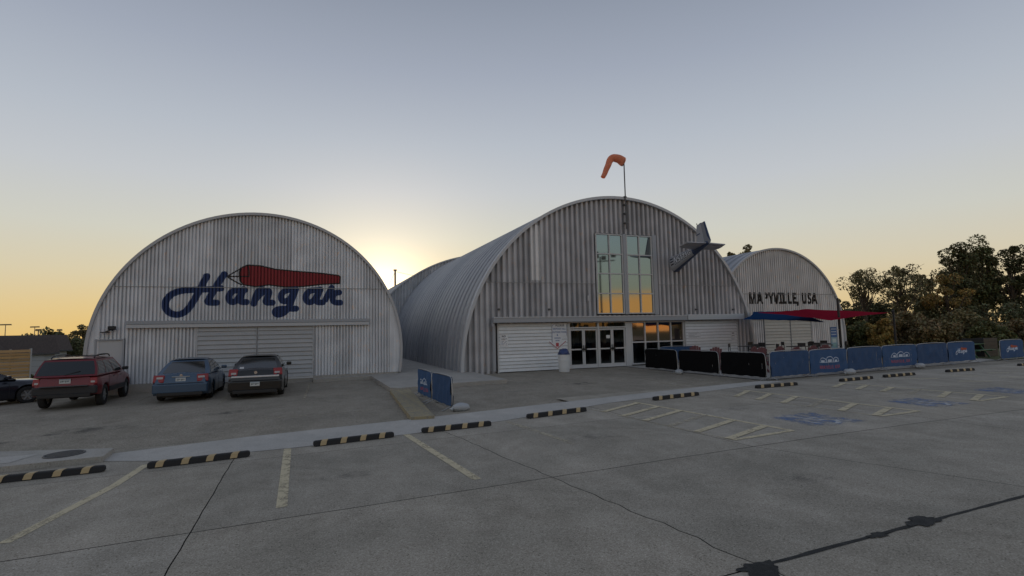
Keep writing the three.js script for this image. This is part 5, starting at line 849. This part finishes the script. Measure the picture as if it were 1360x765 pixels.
const heightAt = (px, py, D) => { const d = pixelRay(px, py), f = pixelRay(680, 382.5), k = D / d.dot(f); return 2.05 + d.y * k; };
function tree(name, label, px, pyTop, D, wPx, { colour = [0.05, 0.06, 0.02], n = 5200, size = 0.16, open = 0.5, base = 0.35, group, clumps = 34, lean = 0, x, z, H, Wd } = {}) {
  if (x === undefined) [x, z] = spot(px, D); const y0 = Math.min(0, land(x, z)) - 0.1; H ??= heightAt(px, pyTop, D) - y0; const R = Wd ?? wPx / 2 * D / FOC;
  const o = thing(name, label, 'tree', [x, y0, z], 0, group), cy = H * (1 + base) / 2, ry = H * (1 - base) / 2, wood = [], list = [];
  const bend = [rr(-0.2, 0.2) + lean, rr(-0.2, 0.2)]; let p = [0, 0, 0]; const T = 5, tr = 0.035 * H * 0.6 + 0.05;
  for (let k = 0; k < T; k++) { const q = [bend[0] * (k + 1) / T * H * 0.15 + rr(-0.06, 0.06), (k + 1) / T * H * 0.78, bend[1] * (k + 1) / T * H * 0.15 + rr(-0.06, 0.06)]; wood.push(limb(p, q, tr * (1 - k / T * 0.75), tr * (1 - (k + 1) / T * 0.75))); p = q; }
  for (let k = 0; k < clumps; k++) {
    let d; do d = V(rr(-1, 1), rr(-1, 1), rr(-1, 1)); while (d.lengthSq() > 1 || d.lengthSq() < 0.12);
    const wide = 1 - 0.35 * Math.abs(d.y), c = [d.x * R * wide * 0.92 + bend[0] * H * 0.1, cy + d.y * ry * 0.9, d.z * R * wide * 0.92 + bend[1] * H * 0.1], r = R * rr(0.13, 0.36) * (1.25 - open * 0.5);
    list.push([...c, r, Math.round(n / clumps * rr(0.6, 1.4)), rr(0.6, 0.95)]);
    const s = clamp((c[1] - r) / H * rr(0.5, 0.8), 0.18, 0.72), st = [bend[0] * s * H * 0.15 * 1.2, s * H * 0.95, bend[1] * s * H * 0.15 * 1.2], mid = [lerp(st[0], c[0], 0.5) + rr(-0.2, 0.2), lerp(st[1], c[1], 0.42), lerp(st[2], c[2], 0.5) + rr(-0.2, 0.2)];
    wood.push(limb(st, mid, tr * 0.32, tr * 0.2), limb(mid, c, tr * 0.2, tr * 0.07)); for (let m = 0; m < 3; m++) wood.push(limb(c, [c[0] + rr(-r, r) * 1.1, c[1] + rr(-0.3, 1) * r, c[2] + rr(-r, r) * 1.1], tr * 0.07, 0.008));
  }
  mesh('trunk', merge(wood), M.bark, o); mesh('crown', leaves(list, size, colour), M.leaf, o); return o;
}
function bush(label, px, pyTop, D, wPx, colour, n = 3000, size = 0.13, group = 'bushes along the lot edge') {
  const [x, z] = spot(px, D), y0 = Math.min(0, land(x, z)) - 0.1, H = Math.max(0.6, (heightAt(px, pyTop, D) - y0) * 1.06), R = wPx / 2 * D / FOC, o = thing('bush', label, 'bush', [x, y0, z], 0, group), list = [], wood = [], N = 40;
  for (let k = 0; k < N; k++) { const a = rr(0, 6.28), d = Math.sqrt(rnd()) * R * 0.85, t = rnd(), hh = H * (1 - 0.45 * (d / R) ** 2), c = [Math.cos(a) * d, lerp(0.25, hh * 0.88, t), Math.sin(a) * d], r = Math.min(R, H) * rr(0.2, 0.34); list.push([...c, r, Math.round(n / N), 0.8]); wood.push(limb([c[0] * 0.2, 0, c[2] * 0.2], c, 0.03, 0.01)); }
  mesh('stems', merge(wood), M.bark, o); mesh('foliage', leaves(list, size, colour), M.leaf, o); return o;
}
{
  const dark = [0.115, 0.12, 0.055], olive = [0.19, 0.17, 0.08], brown = [0.22, 0.175, 0.085], gold = [0.33, 0.24, 0.075], green = [0.14, 0.15, 0.06];
  const G = 'trees beyond the patio';
  tree('tree', 'small thin-leaved tree leaning out beside the lettered hangar', 1151, 356, 52, 60, { colour: olive, n: 2600, size: 0.11, clumps: 22, base: 0.55, open: 0.2, group: G });
  tree('tree', 'thin airy tree with two bare trunks rising behind the red sail', 1203, 348, 48, 62, { colour: olive, n: 4200, size: 0.11, clumps: 30, base: 0.4, open: 0.25, group: G });
  tree('tree', 'thin airy tree next to the golden-leaved one', 1232, 356, 54, 50, { colour: olive, n: 3200, size: 0.12, clumps: 24, base: 0.3, group: G });
  tree('tree', 'golden-leaved tree turning colour in front of the tall dark one', 1262, 362, 50, 56, { colour: gold, n: 3800, size: 0.12, clumps: 26, base: 0.3, group: G });
  tree('tree', 'tallest dark green tree with two rounded tops', 1280, 318, 56, 52, { colour: dark, n: 13000, size: 0.15, clumps: 64, base: 0.12, open: -0.2, group: G });
  tree('tree', 'tall dark green tree joined to the tallest one', 1311, 311, 57, 50, { colour: green, n: 13000, size: 0.15, clumps: 64, base: 0.12, open: -0.2, group: G });
  tree('tree', 'tall dark tree with sky showing through its crown', 1352, 316, 55, 66, { colour: dark, n: 8500, size: 0.14, clumps: 34, base: 0.15, group: G });
  tree('tree', 'dark tree standing past the script-logo barrier', 1395, 322, 54, 70, { colour: green, n: 9000, size: 0.15, clumps: 34, base: 0.12, group: G });
  const bl = [[1122, 392, 62, 36, dark, 'dark bush against the lettered hangar corner'], [1150, 386, 64, 60, dark, 'dark rounded bush under the leaning tree'], [1185, 388, 62, 66, dark, 'dark bush behind the red sail tip'], [1168, 418, 44, 34, gold, 'yellow-leaved bush behind the picnic tables'], [1140, 425, 46, 48, green, 'green bush behind the sail post'], [1205, 412, 45, 60, brown, 'brownish bush at the airy trunks'], [1240, 392, 52, 70, dark, 'dark bush beside the golden tree'], [1245, 420, 42, 60, brown, 'brown-leaved bush behind the plain barriers'], [1285, 405, 46, 76, olive, 'olive bush under the tallest tree'], [1312, 428, 40, 50, green, 'green bush behind the barrier gap'], [1330, 400, 48, 80, dark, 'dark bush filling the space under the tall trees'], [1352, 420, 42, 60, brown, 'brown bush behind the lone barrier'], [1385, 405, 46, 80, dark, 'dark bush past the lone barrier']];
  for (const [px, py, D, w, c, l] of bl) bush(l, px, py, D, w, c, 7000, 0.13);
  for (const [px, py, D, w] of [[972, 328, 92, 26], [996, 322, 96, 34], [1012, 328, 94, 20]]) tree('tree', ['tree top showing over the lettered hangar roof, smaller side clump', 'tree top showing over the lettered hangar roof, main clump', 'tree top showing over the lettered hangar roof, far end'][[972, 996, 1012].indexOf(px)], px, py, D, w, { colour: olive, n: 2600, size: 0.2, clumps: 20, base: 0.4, group: 'trees behind the hangars' });
  [[1440, 318, 56], [1490, 326, 60], [1560, 330, 64]].forEach(([px, py, D], k) => tree('tree', 'further tree of the same belt, ' + ['first', 'second', 'third'][k] + ' past the lone barrier', px, py, D, 74, { colour: [dark, olive, green][k], n: 5200, size: 0.18, clumps: 34, base: 0.12, group: G }));
  [[-60, 440, 70], [-130, 436, 74], [-220, 440, 70]].forEach(([px, py, D], k) => tree('tree', 'further tree past the plank fence, ' + ['first', 'second', 'third'][k] + ' beyond the shed', px, py, D, 60, { colour: [olive, dark, green][k], n: 2600, size: 0.2, clumps: 26, base: 0.15, group: 'trees at the left edge' }));
  // left edge
  const L = 'trees at the left edge'; 
  tree('tree', 'small dark tree against the sunset beside the painted hangar', 108, 432, 70, 34, { colour: olive, n: 3600, size: 0.13, clumps: 40, base: 0.2, group: L });
  bush('dark bush below the small sunset tree', 96, 446, 66, 46, dark, 3000, 0.15, L); bush('dark bush between the house and the painted hangar', 76, 452, 72, 44, olive, 3000, 0.15, L); bush('rounded treetop bush behind the house roof', 10, 446, 84, 26, dark, 1600, 0.18, L); bush('low weeds at the foot of the white garage', 46, 494, 40, 12, green, 700, 0.07, L);
  // the wooded skyline that hides the setting sun, and the one behind the camera that the windows mirror
  for (let k = 0; k < 16; k++) { const x = -75 + k * 10 + rr(-3, 3), z = -150 - rr(0, 30); tree('skyline_tree', 'distant tree of the low wooded skyline behind the hangars', 0, 0, 0, 0, { x, z, H: rr(4.4, 6.4), Wd: rr(5, 7), colour: dark, n: 900, size: 0.5, clumps: 16, base: 0.05, group: 'distant skyline trees' }); }
  for (let k = 0; k < 24; k++) { const x = -75 + k * 9 + rr(-3, 3), z = 62 + rr(0, 24); tree('roadside_tree', 'tree across the road that the entrance glass mirrors', 0, 0, 0, 0, { x, z, H: x < 25 ? rr(6, 8.5) : rr(3.2, 6.2), Wd: rr(3.5, 5.5), colour: olive, n: 900, size: 0.4, clumps: 16, base: 0.05, group: 'trees across the road' }); }
}
// ---------------------------------------------------------------- neighbours on the left
{
  const [fx, fz] = spot(42, 31.5), [gx, gz] = spot(-40, 29.5), y = land(fx, fz) - 0.12, L = Math.hypot(fx - gx, fz - gz), turn = -Math.atan2(fz - gz, fx - gx), H = 2.72;
  const o = thing('plank_fence', 'tall tan plank fence with gaps beside the white garage', 'fence', [gx, y, gz], turn); const woods = [[0.76, 0.46, 0.20], [0.66, 0.40, 0.18], [0.80, 0.50, 0.24], [0.58, 0.37, 0.18]].map((c) => std({ map: slatT, color: C(...c), roughness: 0.8 }));
  for (let k = 0; k < 15; k++) { const m = mesh('plank', box(L, 0.155, 0.025, L / 2, 0.1 + k * 0.18, 0, 0.004), woods[(k * 5) % 4], o); m.rotation.z = rr(-0.003, 0.003); }
  for (let k = 0; k <= 3; k++) mesh('post', box(0.09, H + 0.08, 0.09, L * k / 3, H / 2, -0.07), M.dullSteel, o); mesh('end_cap', box(0.07, H + 0.1, 0.05, L + 0.03, H / 2, 0.02), M.whiteTrim, o);
}
{
  const [hx, hz] = spot(44, 46), [jx, jz] = spot(72, 46.5), y = -1.22;
  const shingleT = dataTex(256, 256, (u, v, i, j) => { const w = white[j * 512 + i], k = 74 + 16 * fbm(u, v, 6, 8) + 26 * (w - 0.5) + (j % 32 < 3 ? -16 : 0); return [k * 1.06, k * 0.92, k * 0.84]; }); const shingle = std({ map: shingleT, roughness: 1 }), siding = paint(C(0.42, 0.43, 0.44), 0.7);
  const house = (name, label, x, z, turn, w, d, h, ridge, over) => {
    const o = thing(name, label, 'building', [x, y, z], turn); mesh('wall', box(w, h, d, 0, h / 2, 0), siding, o);
    const sl = (s) => quads([[[-w / 2 - over, h - 0.1, s * (d / 2 + over)], [w / 2 + over, h - 0.1, s * (d / 2 + over)], [w / 2 + over * 0.6, ridge, 0], [-w / 2 - over * 0.6, ridge, 0], [[0, 0], [w, 0], [w, d / 2], [0, d / 2]]]]);
    mesh('roof', merge([sl(1), sl(-1)]), shingle, o); mesh('gable', merge([1, -1].map((s) => quads([[[s * w / 2, h, -d / 2], [s * w / 2, h, d / 2], [s * w / 2, ridge - 0.08, 0], [s * w / 2, ridge - 0.08, 0]]]))), siding, o); mesh('fascia', merge([1, -1].map((s) => box(w + 2 * over, 0.14, 0.04, 0, h - 0.16, s * (d / 2 + over)))), M.darkSteel, o); return o;
  };
  const g = house('garage', 'low white garage with a brown shingled roof behind the plank fence', (hx + jx) / 2 - 3.7, hz - 2, 0.40, 7, 5, 2.25, 3.55, 0.3);
  mesh('garage_door', box(2.4, 2.0, 0.05, 1.6, 1.0, 2.53), paint(C(0.46, 0.47, 0.48)), g); for (let k = 0; k < 3; k++) mesh('door_panel_line', box(2.3, 0.03, 0.02, 1.6, 0.5 + k * 0.5, 2.56), M.dullSteel, g);
  house('house', 'wide low house with a brown hipped roof beyond the garage', ...spot(12, 62), 0.42, 10, 8, 2.2, 3.95, 0.5);
  const s = house('shed', 'white-gabled shed at the far edge past the plank fence', ...spot(-8, 46), 1.4, 5, 4.4, 2.0, 3.4, 0.3);
}
// ---------------------------------------------------------------- poles
{
  const lamp = (px, pyTop, D, heads, label) => { const [x, z] = spot(px, D), H = heightAt(px, pyTop, D) + 0.5, o = thing('light_pole', label, 'pole', [x, -0.5, z], -0.35, 'distant light poles'); mesh('mast', new THREE.CylinderGeometry(0.12, 0.2, H, 8).translate(0, H / 2, 0), M.darkSteel, o); mesh('cross_arm', box(heads * 0.9, 0.14, 0.14, 0, H - 0.3, 0), M.darkSteel, o); for (let k = 0; k < heads; k++) mesh('lamp_head', box(0.55, 0.4, 0.5, (k - (heads - 1) / 2) * 0.85, H, 0, 0.05), M.darkSteel, o); };
  lamp(7, 431, 230, 6, 'distant sports light mast with a wide lamp arm'); lamp(46, 434, 240, 5, 'distant sports light mast behind the house roof'); lamp(51, 438, 150, 2, 'distant double-headed pole next to the sports mast'); lamp(79, 438, 170, 2, 'distant double-headed pole beside the sunset tree');
  { const [x, z] = spot(525, 75), H = heightAt(525, 357, 75) + 0.3, o = thing('utility_pole', 'dark utility pole standing behind the wide low hall', 'pole', [x, -0.3, z]); mesh('shaft', new THREE.CylinderGeometry(0.13, 0.18, H, 10).translate(0, H / 2, 0), M.darkSteel, o); mesh('cap', box(0.5, 0.18, 0.3, 0, H - 0.1, 0, 0.04), M.darkSteel, o); mesh('guy_wire', merge([tube([[0, H - 0.3, 0], [5, H - 1.6, 2], [10, H - 2.4, 4]], 0.02, 12, 4), tube([[0, H - 0.3, 0], [-2.5, H * 0.5, 1], [-4.5, 0, 2]], 0.02, 12, 4)]), M.black, o); }
  { // the lot's floodlight mast, seen only mirrored in the tall windows
    const H = 12, o = thing('floodlight_mast', 'lot floodlight mast with four lamps mirrored in the tall hangar windows', 'light', [37, 0, 11.2], 0.5); mesh('mast', new THREE.CylinderGeometry(0.1, 0.16, H, 10).translate(0, H / 2, 0), M.darkSteel, o); mesh('cross_arm', box(3.2, 0.14, 0.14, 0, H - 0.6, 0), M.darkSteel, o); for (let k = 0; k < 4; k++) mesh('lamp_head', box(0.6, 0.5, 0.5, (k - 1.5) * 0.95, H - 0.15 + (k % 2) * 0.25, 0, 0.05), M.darkSteel, o); mesh('footing', new THREE.CylinderGeometry(0.3, 0.3, 0.7, 16).translate(0, 0.35, 0), M.walk, o); }
  { const o = thing('utility_pole', 'roadside utility pole with a cross arm mirrored in the window glass', 'pole', [46, 0, 34]); mesh('shaft', new THREE.CylinderGeometry(0.12, 0.17, 9, 10).translate(0, 4.5, 0), M.bark, o); mesh('cross_arm', box(2.2, 0.12, 0.12, 0, 8.3, 0), M.bark, o); mesh('wire', merge([-1, 1].map((s) => tube([[s, 8.4, 0], [-12 + s, 7.5, 1], [-25 + s, 8.3, 2]], 0.02, 16, 4))), M.black, o); }
}
renderer.render(scene, camera);
